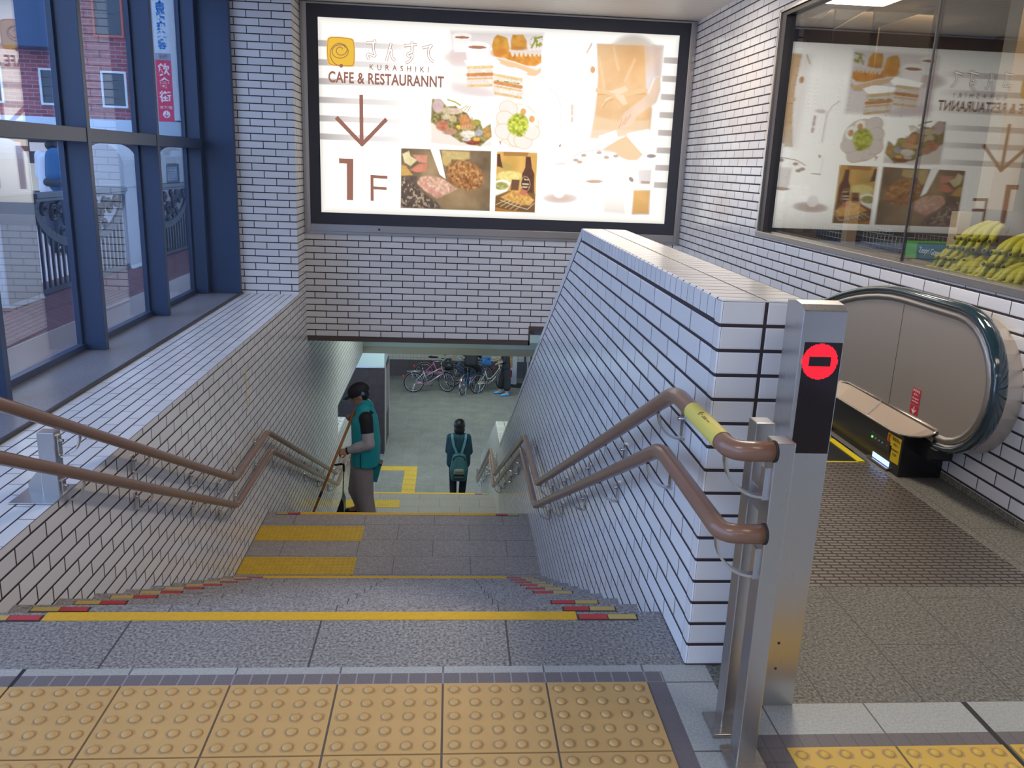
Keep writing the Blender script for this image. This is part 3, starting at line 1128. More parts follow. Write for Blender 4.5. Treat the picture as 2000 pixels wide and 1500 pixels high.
def s2l(c):
    c = np.clip(c, 0, 255) / 255.
    return np.where(c <= .04045, c / 12.92, ((c + .055) / 1.055) ** 2.4)


boost = np.clip((IMG.min(axis=2, keepdims=True) - 226) / 28, 0, 1)
EXG = 2 ** -SC.view_settings.exposure
LIN = s2l(IMG) * EXG * (1 + (SGAIN / EXG - 1) * boost ** 1.5 * np.array([1., .97, .86]))
# the tubes behind the sheet light its rim less than its middle
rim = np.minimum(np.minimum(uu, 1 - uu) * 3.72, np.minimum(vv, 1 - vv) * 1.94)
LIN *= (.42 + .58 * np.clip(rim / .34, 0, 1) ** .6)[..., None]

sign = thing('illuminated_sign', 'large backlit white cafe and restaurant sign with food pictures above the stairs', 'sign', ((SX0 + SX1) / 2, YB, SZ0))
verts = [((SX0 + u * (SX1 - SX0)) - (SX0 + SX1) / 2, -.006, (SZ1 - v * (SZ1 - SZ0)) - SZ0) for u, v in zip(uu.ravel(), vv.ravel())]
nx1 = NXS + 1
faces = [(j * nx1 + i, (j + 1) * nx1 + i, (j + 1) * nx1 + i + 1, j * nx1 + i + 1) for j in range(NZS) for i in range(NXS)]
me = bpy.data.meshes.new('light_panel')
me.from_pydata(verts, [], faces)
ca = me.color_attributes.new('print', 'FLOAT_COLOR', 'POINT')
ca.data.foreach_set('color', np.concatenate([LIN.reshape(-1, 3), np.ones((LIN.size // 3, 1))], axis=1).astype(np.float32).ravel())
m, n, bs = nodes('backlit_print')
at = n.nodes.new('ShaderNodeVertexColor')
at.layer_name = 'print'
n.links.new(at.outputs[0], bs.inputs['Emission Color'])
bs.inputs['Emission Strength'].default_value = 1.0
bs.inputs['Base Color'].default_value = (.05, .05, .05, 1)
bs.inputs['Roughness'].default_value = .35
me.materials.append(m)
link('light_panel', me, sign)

M_ink = mat('sign_ink_brown', (.02, .01, .01), .5, emit=(.34, .15, .105), estr=EXG)
M_ink2 = mat('sign_ink_line', (.02, .01, .01), .5, emit=(.40, .19, .12), estr=EXG)
M_inkw = mat('sign_paper_white', (.05, .05, .05), .5, emit=(1, .98, .95), estr=1.35)
M_inky = mat('sign_logo_yellow', (.05, .04, .01), .5, emit=(.86, .53, .05), estr=EXG)
M_inko = mat('sign_logo_rim', (.05, .04, .01), .5, emit=(.95, .50, .10), estr=EXG)


def ribbon(b, f, pts, w, y):
    """stroke of width w (sheet units) as flat quads"""
    P = [Vector((*sh(f, *p),)) for p in pts]
    sc = 3.72 / 1868 * 2.6316 / FR[f][2] * w / 2
    L, R_ = [], []
    for i, p in enumerate(P):
        d = (P[min(i + 1, len(P) - 1)] - P[max(i - 1, 0)]).normalized()
        nn = Vector((-d.y, d.x))
        if i in (0, len(P) - 1):
            e = d * sc * (-.6 if i == 0 else .6)
        else:
            e = Vector((0, 0))
        L.append(p + e + nn * sc)
        R_.append(p + e - nn * sc)
    for i in range(len(P) - 1):
        b.poly([(q.x, y, q.y) for q in (L[i], L[i + 1], R_[i + 1], R_[i])])


def flat(b, f, pts, y):
    b.poly([(*[(q[0], y, q[1]) for q in (sh(f, *p),)][0],) for p in pts])


ya = YB - .006
# emblem
b = B()
base = [(190, 100), (150, 130), (142, 320), (160, 490), (215, 520), (520, 540), (550, 505), (556, 330), (540, 150), (500, 122), (340, 102)]
cx, cy = 350, 320


def rnd_poly(pts, k, n=5):
    P = [Vector((cx + (x - cx) * k, cy + (y - cy) * k, 0)) for x, y in pts]
    out = []
    for i in range(len(P)):
        a, c, e = P[i - 1], P[i], P[(i + 1) % len(P)]
        p, q = c.lerp(a, .4), c.lerp(e, .4)
        for j in range(n + 1):
            t = j / n
            o = (1 - t) ** 2 * p + 2 * t * (1 - t) * c + t * t * q
            out.append((o.x, o.y))
    return out


b.mi = 0
flat(b, 'L', rnd_poly(base, 1.06), ya - .0010)
b.mi = 1
flat(b, 'L', rnd_poly(base, 1.0), ya - .0020)
b.mi = 2
flat(b, 'L', rnd_poly(base, .97), ya - .0030)
b.mi = 1
sp = []
for i in range(60):
    t = i / 59
    a = math.radians(-20 - 900 * t)
    if t < .40:
        r = 50 + 70 * t / .4
        c = (340, 300)
    else:
        r = 120
        c = (340, 300)
    sp.append((c[0] + r * .9 * math.cos(a), c[1] + r * .8 * math.sin(a)))
inner = [(345 + (32 + 78 * i / 40) * math.cos(math.radians(-25 - 400 * i / 40)), 295 + (36 + 62 * i / 40) * math.sin(math.radians(-25 - 400 * i / 40))) for i in range(41)]
ribbon(b, 'L', inner, 11, ya - .0042)
outer = [(340 + 122 * math.cos(a), 315 + 100 * math.sin(a)) for a in [2 * math.pi * i / 40 for i in range(41)]]
ribbon(b, 'L', outer, 11, ya - .0044)
tail = [(415, 255), (395, 215), (340, 185), (265, 205), (205, 270), (185, 340), (200, 420), (245, 490), (310, 525), (355, 533)]
ribbon(b, 'L', [tuple(p[:2]) for p in fillet([(x, y, 0) for x, y in tail], 60, 4)], 11, ya - .0046)
flat(b, 'L', [(357 + 28 * math.cos(a), 532 + 30 * math.sin(a)) for a in [2 * math.pi * i / 20 for i in range(20)]], ya - .0050)
b.build('emblem', [M_inko, M_ink, M_inky], sign)
# outlined kana wordmark
ST = [[[(745, 183), (865, 180)], [(852, 150), (866, 172), (838, 190), (842, 300), (868, 375), (850, 385), (770, 352), (745, 370), (770, 425)]],
      [[(1104, 200), (1038, 450)], [(1092, 300), (1110, 290), (1125, 420), (1165, 445)]],
      [[(1318, 230), (1482, 208)], [(1420, 180), (1424, 330), (1380, 340), (1352, 360), (1370, 395), (1424, 360), (1426, 400), (1400, 450), (1342, 485)]],
      [[(1592, 258), (1715, 228)], [(1712, 225), (1665, 300), (1668, 370), (1695, 430), (1738, 468)]]]
for g in ST:
    b1, b2 = B(), B()
    for s_ in g:
        q = [tuple(p[:2]) for p in fillet([(x, y, 0) for x, y in s_], 30, 4)]
        ribbon(b1, 'L', q, 41, ya - .0012)
        ribbon(b2, 'L', q, 22, ya - .0030)
    w = b1.build('kana_letter', [M_ink2], sign)
    b2.build('letter_fill', [M_inkw], w)
# latin lettering
xs = sh('L', 780, 548), sh('L', 1690, 585)


def line_text(nm, s, f, p0, p1, hsheet, bold, spacing, sxk):
    (xa, za), (xb, zb) = sh(f, *p0), sh(f, *p1)
    o = text(nm, s, 1, (0, 0, 0), (1, 0, 0), (0, 0, 1), M_ink, sign, 'LEFT', bold=bold, spacing=spacing, ext=.0, valign='BOTTOM_BASELINE')
    me = o.data
    co = np.array([v.co[:] for v in me.vertices])
    off = world(sign)
    co += np.array(off)
    x0, x1_, z0, z1_ = co[:, 0].min(), co[:, 0].max(), co[:, 2].min(), co[:, 2].max()
    k = hsheet
    for v, c in zip(me.vertices, co):
        v.co = Vector((xa + (c[0] - x0) / (x1_ - x0) * (xb - xa), ya - .003, za + (c[2] - z0) / (z1_ - z0) * k)) - off
    return o


line_text('lettering', 'KURASHIKI', 'L', (785, 592), (1675, 602), .055, .012, 2.0, 1)
line_text('lettering', 'CAFE & RESTAURANNT', 'L', (165, 782), (1905, 838), .112, .028, 1.05, 1)
# down arrow and floor number
b = B()
for pts in ([(269, 488), (288, 488), (292, 735), (272, 735)], [(143, 612), (158, 597), (292, 738), (282, 757), (272, 745)], [(403, 606), (416, 622), (286, 757), (276, 738)]):
    flat(b, 'A', pts, ya - .003 - .0004 * len(b.bm.faces))
b.build('arrow', [M_ink], sign)
b = B()
flat(b, 'A', [(166, 815), (240, 818), (240, 1030), (208, 1029), (206, 843), (167, 841)], ya - .003)
b.build('numeral', [M_ink], sign)
b = B()
for pts in ([(328, 900), (344, 900), (346, 1034), (330, 1033)], [(328, 900), (416, 905), (416, 921), (330, 917)], [(332, 958), (412, 963), (412, 978), (332, 974)]):
    flat(b, 'A', pts, ya - .003 - .0004 * len(b.bm.faces))
b.build('letter', [M_ink], sign)
# frame: dark inner border, steel outer casing
FX0, FX1, FZ0, FZ1 = SX0 - .105, SX1 + .105, SZ0 - .115, SZ1 + .115
M_sbord = mat('sign_border', (.045, .045, .06), .4)


def ring(b, x0, x1, z0, z1, X0, X1, Z0, Z1, ya_, yb_):
    b.box(X0, x0, ya_, yb_, Z0, Z1)
    b.box(x1, X1, ya_, yb_, Z0, Z1)
    b.box(x0, x1, ya_, yb_, z1, Z1)
    b.box(x0, x1, ya_, yb_, Z0, z0)


b = B()
ring(b, SX0 + .006, SX1 - .006, SZ0 + .006, SZ1 - .006, FX0, FX1, FZ0, FZ1, YB - .02, YB)
b.build('border', [M_sbord], sign)
b = B()
ring(b, FX0, FX1, FZ0, FZ1, -1.53, 2.47, .70, 2.962, YB - .03, YB)
b.build('casing', [M_sfr], sign, bevel=.003)
b = B()
ring(b, -1.53, 2.47, .70, 2.962, XL + .001, XW - .001, .672, 2.966, YB - .016, YB)
b.build('casing_flange', [M_sfr], sign, bevel=.002)
b = B()
b.cyl((-.77, YB - .036, .735), (-.77, YB - .029, .735), .012)
b.build('lock', [M_dark], sign)

# ---------------------------------------------------------------- tactile floor tiles
M_tac = mat('tactile_tile_yellow', (.60, .385, .15), .5, noise=.10, scale=9, bump=.08)
M_tac2 = mat('tactile_tile_bright', (.66, .42, .07), .5, noise=.12, scale=9, bump=.08)


def dome(b, x, y, z, r0, r1, h, seg=14):
    b.lathe([(r0, 0), (r0 * .97, h * .45), (r1 * 1.15, h * .85), (r1 * .8, h), (0, h * 1.02)], (x, y, z), seg)


def tactile(name, w, d, nx, ny, r0, r1, h, m, t=.004, grime=None):
    b = B()
    b.box(-w / 2, w / 2, -d / 2, d / 2, 0, t)
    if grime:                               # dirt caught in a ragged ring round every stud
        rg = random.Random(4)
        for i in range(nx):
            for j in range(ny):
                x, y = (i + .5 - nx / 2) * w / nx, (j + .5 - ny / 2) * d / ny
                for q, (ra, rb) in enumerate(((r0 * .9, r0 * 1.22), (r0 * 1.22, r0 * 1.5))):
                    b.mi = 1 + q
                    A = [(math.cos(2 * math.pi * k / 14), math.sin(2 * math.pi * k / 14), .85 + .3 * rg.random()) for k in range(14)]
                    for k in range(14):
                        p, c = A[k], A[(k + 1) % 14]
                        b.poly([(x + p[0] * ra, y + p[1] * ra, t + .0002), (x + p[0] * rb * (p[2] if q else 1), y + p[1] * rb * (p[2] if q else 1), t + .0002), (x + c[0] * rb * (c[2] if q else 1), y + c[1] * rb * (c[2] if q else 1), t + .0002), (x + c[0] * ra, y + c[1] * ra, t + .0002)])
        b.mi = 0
    for i in range(nx):
        for j in range(ny):
            dome(b, (i + .5 - nx / 2) * w / nx, (j + .5 - ny / 2) * d / ny, t - .0002, r0, r1, h)
    return b.build(name, [m] + list(grime or []))


ORD = ['first', 'second', 'third', 'fourth', 'fifth', 'sixth', 'seventh']
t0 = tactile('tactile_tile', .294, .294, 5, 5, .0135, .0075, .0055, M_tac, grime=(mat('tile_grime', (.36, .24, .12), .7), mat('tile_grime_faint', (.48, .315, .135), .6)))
first = True
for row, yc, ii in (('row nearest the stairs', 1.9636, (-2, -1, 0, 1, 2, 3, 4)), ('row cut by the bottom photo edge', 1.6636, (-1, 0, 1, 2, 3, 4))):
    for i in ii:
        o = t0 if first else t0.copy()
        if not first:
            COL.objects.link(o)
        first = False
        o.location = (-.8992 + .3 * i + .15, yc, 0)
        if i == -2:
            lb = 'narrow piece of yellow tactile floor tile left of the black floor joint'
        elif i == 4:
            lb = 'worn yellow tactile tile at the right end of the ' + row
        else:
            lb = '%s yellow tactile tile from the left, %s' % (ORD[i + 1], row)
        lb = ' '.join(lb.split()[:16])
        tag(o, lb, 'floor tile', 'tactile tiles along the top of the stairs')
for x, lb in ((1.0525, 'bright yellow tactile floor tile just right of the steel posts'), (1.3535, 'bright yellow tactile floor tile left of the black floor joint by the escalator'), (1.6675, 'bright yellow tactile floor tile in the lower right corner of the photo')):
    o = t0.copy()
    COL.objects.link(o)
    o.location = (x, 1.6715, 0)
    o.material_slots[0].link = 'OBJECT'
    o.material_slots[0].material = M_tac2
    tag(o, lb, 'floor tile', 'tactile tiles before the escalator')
# strips of small warning tiles on the two landings and the L on the ground
M_tac3 = mat('landing_tactile_yellow', (.62, .40, .03), .5, noise=.22, scale=14)
small = tactile('tactile_tile', .298, .285, 8, 6, .011, .006, .004, M_tac3, .003)
k0 = small
for lb, x1, yc, z, nn_ in (('yellow warning strip on the first landing at the foot of the upper stairs', -.690, 5.92, ZL1, 3), ('yellow warning strip on the first landing before the second flight', -.690, 6.50, ZL1, 3), ('yellow warning strip on the lower landing under the cleaner', -.687, 11.59, ZL2, 3)):
    t = thing('tactile_strip', lb, 'tactile strip', (x1 - .43, yc, z), 'tactile strips on the stair landings')
    for j in range(nn_):
        o = k0 if k0 else small.copy()
        if not k0:
            COL.objects.link(o)
        k0 = None
        o.parent = t
        xc = x1 - .15 - .3 * j
        o.location = (xc - t.location.x, 0, 0)
        if j == nn_ - 1:
            o.location.x = (XL + x1 - .6) / 2 - t.location.x + .002
            o.scale.x = max(.1, (x1 - .6 - XL - .004) / .298)
t = thing('tactile_path', 'yellow L-shaped tactile path on the grey floor at the foot of the stairs', 'tactile path', (-.85, 18, ZG))
for j in range(5):
    o = small.copy()
    COL.objects.link(o)
    o.parent = t
    o.location = (0, 17.45 + .3 * j - 18, 0)
for j in range(8):
    o = small.copy()
    COL.objects.link(o)
    o.parent = t
    o.location = (-.3 * j - 0, 18.8 + .14 - 18, 0) if j else (0, 18.94 - 18, 0)

# ---------------------------------------------------------------- handrails
M_rail = mat('brown_rail', (.235, .125, .082), .32, coat=.3, noise=.06, scale=12)
M_chrome = mat('bracket_chrome', (.72, .72, .74), .22, 1)
M_post = steel('post_steel', (.56, .55, .55), .3, (90, 90, 3))
RX = .09


def rail_path(x, z0off, ys, hoff, start):
    """flat / sloping run of one rail; ys are corner positions along y"""
    return [(x, y, z) for y, z in ys]


def rail(name, pts, parent, r=.024):
    b = B()
    b.tube(fillet(pts, .075, 5), r, 14)
    return b.build(name, M_rail, parent)


def zat(pts, y):
    for a, c in zip(pts, pts[1:]):
        if a[1] <= y <= c[1]:
            return a[2] + (c[2] - a[2]) * (y - a[1]) / max(1e-6, c[1] - a[1])
    return pts[-1][2]


def strap(b, pts, w=.011, th=.003):
    """smooth flat bar in the x-z plane, width along y"""
    R_ = []
    for i, p in enumerate(pts):
        d = (pts[min(i + 1, len(pts) - 1)] - pts[max(i - 1, 0)]).normalized()
        nn = d.cross(Vector((0, 1, 0))).normalized() * th
        wy = Vector((0, w, 0))
        R_.append([b.v(p + nn + wy), b.v(p + nn - wy), b.v(p - nn - wy), b.v(p - nn + wy)])
    b.sm = False
    for a, c in zip(R_, R_[1:]):
        for j in range(4):
            b.face([a[j], a[(j + 1) % 4], c[(j + 1) % 4], c[j]])
    b.face(R_[0][::-1])
    b.face(R_[-1])


def bracket(xw, s, y, z, parent):
    """flat-bar hook from the wall plate under the rail; s = direction into the stair"""
    b = B()
    b.box(min(xw, xw + s * .008), max(xw, xw + s * .008), y - .016, y + .016, z - .105, z - .02)
    b.cyl((xw + s * .006, y, z - .045), (xw + s * .022, y, z - .045), .007, 8)
    pts = [Vector((xw + s * (.004 + (RX - .008) * math.sin(q)), y, z - .026 - .085 * math.cos(q))) for q in [math.pi / 2 * i / 10 for i in range(11)]]
    strap(b, pts)
    b.build('bracket', M_chrome, parent)


def runs(x, off, y0, ya_, yb_, yc, yd, ye, yf):
    return [(x, y0, off), (x, ya_, off), (x, yb_, ZL1 + off), (x, yc, ZL1 + off), (x, yd, ZL2 + off), (x, ye, ZL2 + off), (x, yf, ZG + off), (x, yf + .32, ZG + off)]


hr = thing('handrail', 'double brown handrail on the white partition wall ending at the steel posts', 'handrail', (.647, 1.76, 0))
xr = XR - RX
u = runs(xr, .845, 1.76, 2.26, 5.54, 6.62, 10.62, 11.72, 16.36)
l = runs(xr, .640, 1.76, 2.36, 5.62, 6.86, 10.72, 11.90, 16.50)
for nm, pts in (('rail', u), ('rail', l)):
    rail(nm, [(.746, 1.76, pts[0][2])] + pts, hr)
    b = B()
    b.tube([(.744, 1.76, pts[0][2]), (.7495, 1.76, pts[0][2])], .0258, 14)
    b.build('collar', M_black, hr)
YBR = [2.10, 2.42, 3.2, 3.98, 4.76, 5.36, 5.75, 6.45, 7.0, 7.9, 8.8, 9.7, 10.4, 10.9, 11.6, 12.4, 13.4, 14.4, 15.4, 16.3]
for pts in (u, l):
    for y in YBR[1:]:
        bracket(XR, -1, y + (.02 if pts is u else .1), zat(pts, y + (.02 if pts is u else .1)), hr)
# hooks on the posts
for yp, zr in ((1.80, .845), (1.80, .640)):
    b = B()
    b.box(.741, .749, 1.784, 1.808, zr - .13, zr - .05)
    strap(b, [Vector((.745 - .098 * math.sin(q), 1.797, zr - .024 - .10 * math.cos(q))) for q in [math.pi / 2 * i / 10 for i in range(11)]])
    b.build('bracket', M_chrome, hr)
# wrap label on the upper rail
M_lab = mat('yellow_label', (.72, .62, .13), .45)
b = B()
b.sm = True
n_ = 14
ring_ = []
for y in (1.825, 2.075):
    ring_.append([b.v((xr + .0248 * math.cos(a), y, .845 + .0248 * math.sin(a))) for a in [math.radians(-35 + 250 * i / n_) for i in range(n_ + 1)]])
for i in range(n_):
    b.face([ring_[0][i], ring_[0][i + 1], ring_[1][i + 1], ring_[1][i]])
lab = b.build('label_wrap', M_lab, hr, label='yellow label wrapped around the rail')
b = B()
a = math.radians(112)
for y0, y1, da in ((1.93, 1.955, 0), (1.93, 1.96, 9), (1.905, 1.925, 4)):
    an = a + math.radians(da)
    p = Vector((xr + .0251 * math.cos(an), y0, .845 + .0251 * math.sin(an)))
    tg = Vector((-math.sin(an), 0, math.cos(an)))
    b.poly([p - tg * .0012, p + tg * .0012, p + tg * .0012 + Vector((0, y1 - y0, 0)), p - tg * .0012 + Vector((0, y1 - y0, 0))])
p = Vector((xr + .0251 * math.cos(a), 1.985, .845 + .0251 * math.sin(a)))
tg = Vector((-math.sin(a), 0, math.cos(a)))
for s in (-1, 1):
    b.poly([p + Vector((0, .006, 0)), p + Vector((0, .001, 0)), p + tg * .008 * s - Vector((0, .010, 0)), p + tg * .008 * s - Vector((0, .005, 0))])
b.poly([p - tg * .001, p + tg * .001, p + tg * .001 - Vector((0, .02, 0)), p - tg * .001 - Vector((0, .02, 0))])
b.build('label_print', mat('label_print', (.20, .12, .03), .6), lab)


def post(x0, x1, y0, y1, zt, plate, parent, holes=()):
    b = B()
    b.box(x0, x1, y0, y1, 0.0, zt)
    p = b.build('post', M_post, parent, bevel=.003)
    b = B()
    b.box(*plate, 0, .012)
    b.build('base_plate', M_steelx, parent, bevel=.003)
    return p


post(.749, .797, 1.758, 1.815, .866, (.725, .82, 1.70, 1.825), hr)
post(.750, .798, 1.891, 1.944, .872, (.719, .815, 1.862, 1.962), hr)
b = B()
b.box(.758, .79, 1.812, 1.893, .665, .72)
b.build('post_link', M_post, hr, bevel=.002)

hl = thing('handrail', 'double brown handrail along the left tiled wall under the windows', 'handrail', (XL + RX, 2.0, 0))
xl = XL + RX
u = runs(xl, .845, 1.2, 2.30, 5.57, 6.62, 10.62, 11.72, 16.36)
l = runs(xl, .645, 1.2, 2.32, 5.57, 6.73, 10.72, 11.90, 16.50)
for pts in (u, l):
    rail('rail', pts, hl)
    for y in [4.02, 4.88, 5.45, 5.85, 6.5, 7.15, 7.95, 8.75, 9.6, 10.45, 10.9, 11.6, 12.4, 13.4, 14.4, 15.4]:
        bracket(XL, 1, y, zat(pts, y), hl)
b = B()
b.box(-1.636, -1.569, 3.286, 3.345, LEDGE, .352)
b.build('post', M_post, hl, bevel=.003)
b = B()
b.box(-1.73, -1.555, 3.20, 3.41, LEDGE, LEDGE + .007)
b.build('base_plate', M_post, hl, bevel=.002)
b = B()
b.prism([(-1.636, LEDGE + .007), (-1.70, LEDGE + .007), (-1.70, LEDGE + .05), (-1.636, LEDGE + .13)], lambda a, c, t: (a, t, c), 3.310, 3.318)
b.build('gusset', M_post, hl)
for pts in (u, l):
    bracket(-1.569, 1, 3.316, zat(pts, 3.316), hl)

# ---------------------------------------------------------------- red LED entry sign post
led = thing('led_sign_post', 'steel post with a glowing red no-entry light beside the escalator', 'sign post', (.9375, 2.055, 0))
b = B()
pr = [(2.0, 0), (2.11, 0), (2.11, 1.145), (2.06, 1.152), (2.022, 1.147), (2.0, 1.134)]
b.prism(pr, fx, .8815, .9945)
b.build('housing', M_post, led, bevel=.002)
b = B()
b.box(.893, .992, 1.9985, 2.004, .758, 1.054)
scr = b.build('screen', mat('led_screen', (.012, .004, .006), .12), led, bevel=.001)
b = B()
cx_, cz_, R_ = .9375, 1.0045, .0465
for i in range(-20, 21):
    for j in range(-20, 21):
        x, z = i * .0027, j * .0027
        if x * x + z * z < R_ * R_ and not (abs(x) < .0275 and abs(z) < .0125):
            b.poly([(cx_ + x + .00118 * math.cos(k * math.pi / 3), 1.9978, cz_ + z + .00118 * math.sin(k * math.pi / 3)) for k in range(6)])
b.build('led_ring', mat('led_red', (.1, 0, 0), .5, emit=(1, .012, .03), estr=2.2), scr, label='glowing red disc with a dark bar')
b = B()
b.bm.free()
for z in (.12, .20):
    b = B()
    b.cyl((.93, 1.9985, z), (.93, 2.001, z), .004, 10)
    b.build('bolt', M_dark, led)

# ---------------------------------------------------------------- escalator
ES = thing('escalator', 'stainless escalator with dark green handrail beside the right tiled wall', 'escalator', (1.65, 3.4, 0))
EX0, EXI, EXP, EXH0, EXH1 = 1.03, 2.279, 2.352, 2.333, 2.411
M_panel = steel('balustrade_steel', (.56, .50, .44), .42, (30, 3, 3))
M_belt = mat('handrail_belt', (.010, .035, .05), .12, 0, .7, coat=.6)
M_dk = mat('skirt_black', (.012, .013, .014), .25)
M_deck = mat('deck_champagne', (.50, .40, .32), .33, .55)
# floor plate with staggered ribs
m, n, bs = nodes('comb_plate')
uv = n.nodes.new('ShaderNodeUVMap')
sp_ = n.nodes.new('ShaderNodeSeparateXYZ')
n.links.new(uv.outputs[0], sp_.inputs[0])
v_ = MN(n, 'DIVIDE', sp_.outputs[1], .0245)
row = MN(n, 'FLOOR', v_)
fv = MN(n, 'SUBTRACT', v_, row)
u_ = MN(n, 'ADD', MN(n, 'DIVIDE', sp_.outputs[0], .058), MN(n, 'MULTIPLY', row, .2))
fu = MN(n, 'FRACT', u_)
bar_ = MN(n, 'MULTIPLY', MN(n, 'LESS_THAN', fv, .60), MN(n, 'LESS_THAN', fu, .87))
n.links.new(mixc(n, bar_, (.055, .048, .044), (.25, .22, .20)), bs.inputs['Base Color'])
bs.inputs['Metallic'].default_value = .5
n.links.new(MN(n, 'SUBTRACT', .55, MN(n, 'MULTIPLY', bar_, .22)), bs.inputs['Roughness'])
bp_ = n.nodes.new('ShaderNodeBump')
bp_.inputs['Distance'].default_value = .003
bp_.inputs['Strength'].default_value = .5
n.links.new(bar_, bp_.inputs['Height'])
n.links.new(bp_.outputs[0], bs.inputs['Normal'])
M_comb = m
M_panel.node_tree.nodes['Principled BSDF'].inputs['Metallic'].default_value = .75
b = B()
b.box(EX0, 2.24, 2.69, 4.035, -.03, .0)
b.build('floor_plate', M_comb, ES)
M_yline = mat('step_yellow', (.75, .60, .02), .5)
b = B()
for k in range(12):
    y = 4.04 + k * .4
    z = 0 if k < 2 else -(k - 1.5) * .2
    b.mi = 0
    b.box(EX0 + .04, 2.235, y, y + .398, z - .3, z - .004)
    b.mi = 1
    b.box(EX0 + .04, 2.225, y + .002, y + .014, z - .0045, z)
    b.box(2.185, 2.225, y, y + .398, z - .0045, z)
b.build('step_band', [M_dk, M_yline], ES)


def stad(cy, cz, r, yfar, drop, n=14):
    """balustrade outline in (y, z): bottom far -> nose -> top far, sloping down past yfar"""
    o = [(cy + .03, cz - r)]
    o += [(cy - r * math.sin(math.pi * i / n), cz - r * math.cos(math.pi * i / n)) for i in range(n + 1)]
    o += [(4.15, cz + r)]
    for k in range(1, 9):
        t = k / 8
        o.append((4.15 + 1.0 * t, cz + r - .235 * t ** 1.8))
    o.append((yfar, cz + r - .235 - (yfar - 5.15) * .5))
    return o


CY, CZ = 3.655, .562
sh_ = lambda z: z
out_ = stad(CY, CZ, .285, 9.0, 0)
far = [(9.0, out_[-1][1] - .7), (5.2, .06), (4.6, .20), (3.66, .20)]
b = B()
b.prism(out_ + far, fx, EXP, EXP + .03)
b.build('balustrade', M_panel, ES)
b = B()
b.box(EXP - .0006, EXP + .002, 4.1355, 4.139, .30, CZ + .285)
b.build('panel_seam', M_black, ES)


def sweep(profile, outline, close=False):
    """sweep a (x, n) profile along an outline in the y-z plane"""
    b = B()
    b.sm = True
    P = [Vector((0, y, z)) for y, z in outline]
    R_ = []
    for i, p in enumerate(P):
        d = (P[min(i + 1, len(P) - 1)] - P[max(i - 1, 0)]).normalized()
        nn = Vector((0, -d.z, d.y))
        R_.append([b.v(p + Vector((x, 0, 0)) + nn * k) for x, k in profile])
    for a, c in zip(R_, R_[1:]):
        for j in range(len(profile) - (0 if close else 1)):
            k = (j + 1) % len(profile)
            b.face([a[j], a[k], c[k], c[j]])
    b.sm = False
    if close:
        b.face(R_[0][::-1])
        b.face(R_[-1])
    return b


o1 = stad(CY, CZ, .300, 9.0, 0)
sweep([(EXP - .004, -.022), (EXP - .012, -.008), (EXP - .012, .0), (EXP - .002, .018), (EXP + .03, .018), (EXP + .03, -.022)], o1, True).build('inner_trim', M_sfr, ES)
o2 = stad(CY, CZ, .322, 9.0, 0)
sweep([(EXP - .006, -.006), (EXP - .006, .016), (EXP + .04, .016), (EXP + .04, -.006)], o2, True).build('guide_rail', M_steelx, ES)
o3 = stad(CY, CZ, .335, 9.0, 0)
xm, hw = (EXH0 + EXH1) / 2, (EXH1 - EXH0) / 2
sweep([(xm - hw + .006, -.010), (xm - hw, .002), (xm - hw + .006, .013), (xm - hw * .5, .019), (xm, .021), (xm + hw * .5, .019), (xm + hw - .006, .013), (xm + hw, .002), (xm + hw - .006, -.010)], o3, True).build('handrail_belt', M_belt, ES)
b = B()
b.prism(stad(CY + .02, CZ - .03, .33, 9.0, 0) + far, fx, EXP + .03, XW)
b.build('outer_cladding', M_panel, ES, bevel=.002)
# inclined deck board with rounded nose
DK = [(4.9, .13), (4.7, .205), (4.55, .216), (3.93, .216), (3.86, .220), (3.79, .233), (3.73, .250), (3.69, .270), (3.665, .295)]
b = B()
b.sm = False
f0, f1 = [], []
for y, z in DK:
    t = max(0, min(1, (3.93 - y) / .27))
    f0.append(b.v((EXI - .004 + (EXP - EXI) * t ** 2.2, y, z)))
    f1.append(b.v((EXP + .002, max(y, 3.664), .297 if y < 4.6 else z + .08)))
for i in range(len(DK) - 1):
    b.face([f0[i], f0[i + 1], f1[i + 1], f1[i]])
b.build('deck_board', M_deck, ES)
b = B()
b.tube([v for v in [(EXI - .006 + (EXP - EXI) * max(0, min(1, (3.93 - y) / .27)) ** 2.2, y, z - .003) for y, z in DK]], .0055, 8)
b.build('deck_edge', M_steelx, ES)
b = B()
b.tube([(EXP - .004, 4.9, .214), (EXP - .004, 4.6, .295), (EXP - .004, 3.67, .297)], .0055, 8)
b.build('deck_trim', M_steelx, ES)
b = B()
b.bar((EXI - .004, 4.206, .219), (EXP, 4.206, .299), .012, .003, (0, -.7, .7))
b.build('deck_joint', M_steelx, ES)
# black newel housing and skirt
b = B()
b.box(EXI, XW - .001, 3.82, 4.7, 0, .214)
b.prism([(4.7, -.6), (9, -2.75), (9, -2.1), (4.7, .2)], fx, EXI, XW - .01)
hs = b.build('newel_housing', M_dk, ES, bevel=.003)
b = B()
b.box(EXI + .07, XW - .03, 3.70, 3.83, .13, .235)
b.build('handrail_inlet', M_dk, ES, bevel=.012)
b = B()
b.box(EXI - .0025, EXI, 3.93, 4.13, .095, .15)
cp = b.build('control_panel', mat('control_panel', (.03, .034, .036), .3), ES)
for i, (y, c) in enumerate(((4.112, (.1, 1, .1)), (4.075, (.5, .5, .45)), (4.04, (.5, .5, .48)), (4.005, (.5, .5, .5)), (3.955, (.4, .1, .1)))):
    b = B()
    b.cyl((EXI - .006, y, .122), (EXI - .002, y, .122), .0055, 10)
    b.build('button', mat('button_%d' % i, tuple(x * .6 for x in c), .4, emit=c if i == 0 else None, estr=2.5 if i == 0 else 0), cp)
b = B()
b.box(EXI - .003, EXI, 3.915, 4.085, .020, .047)
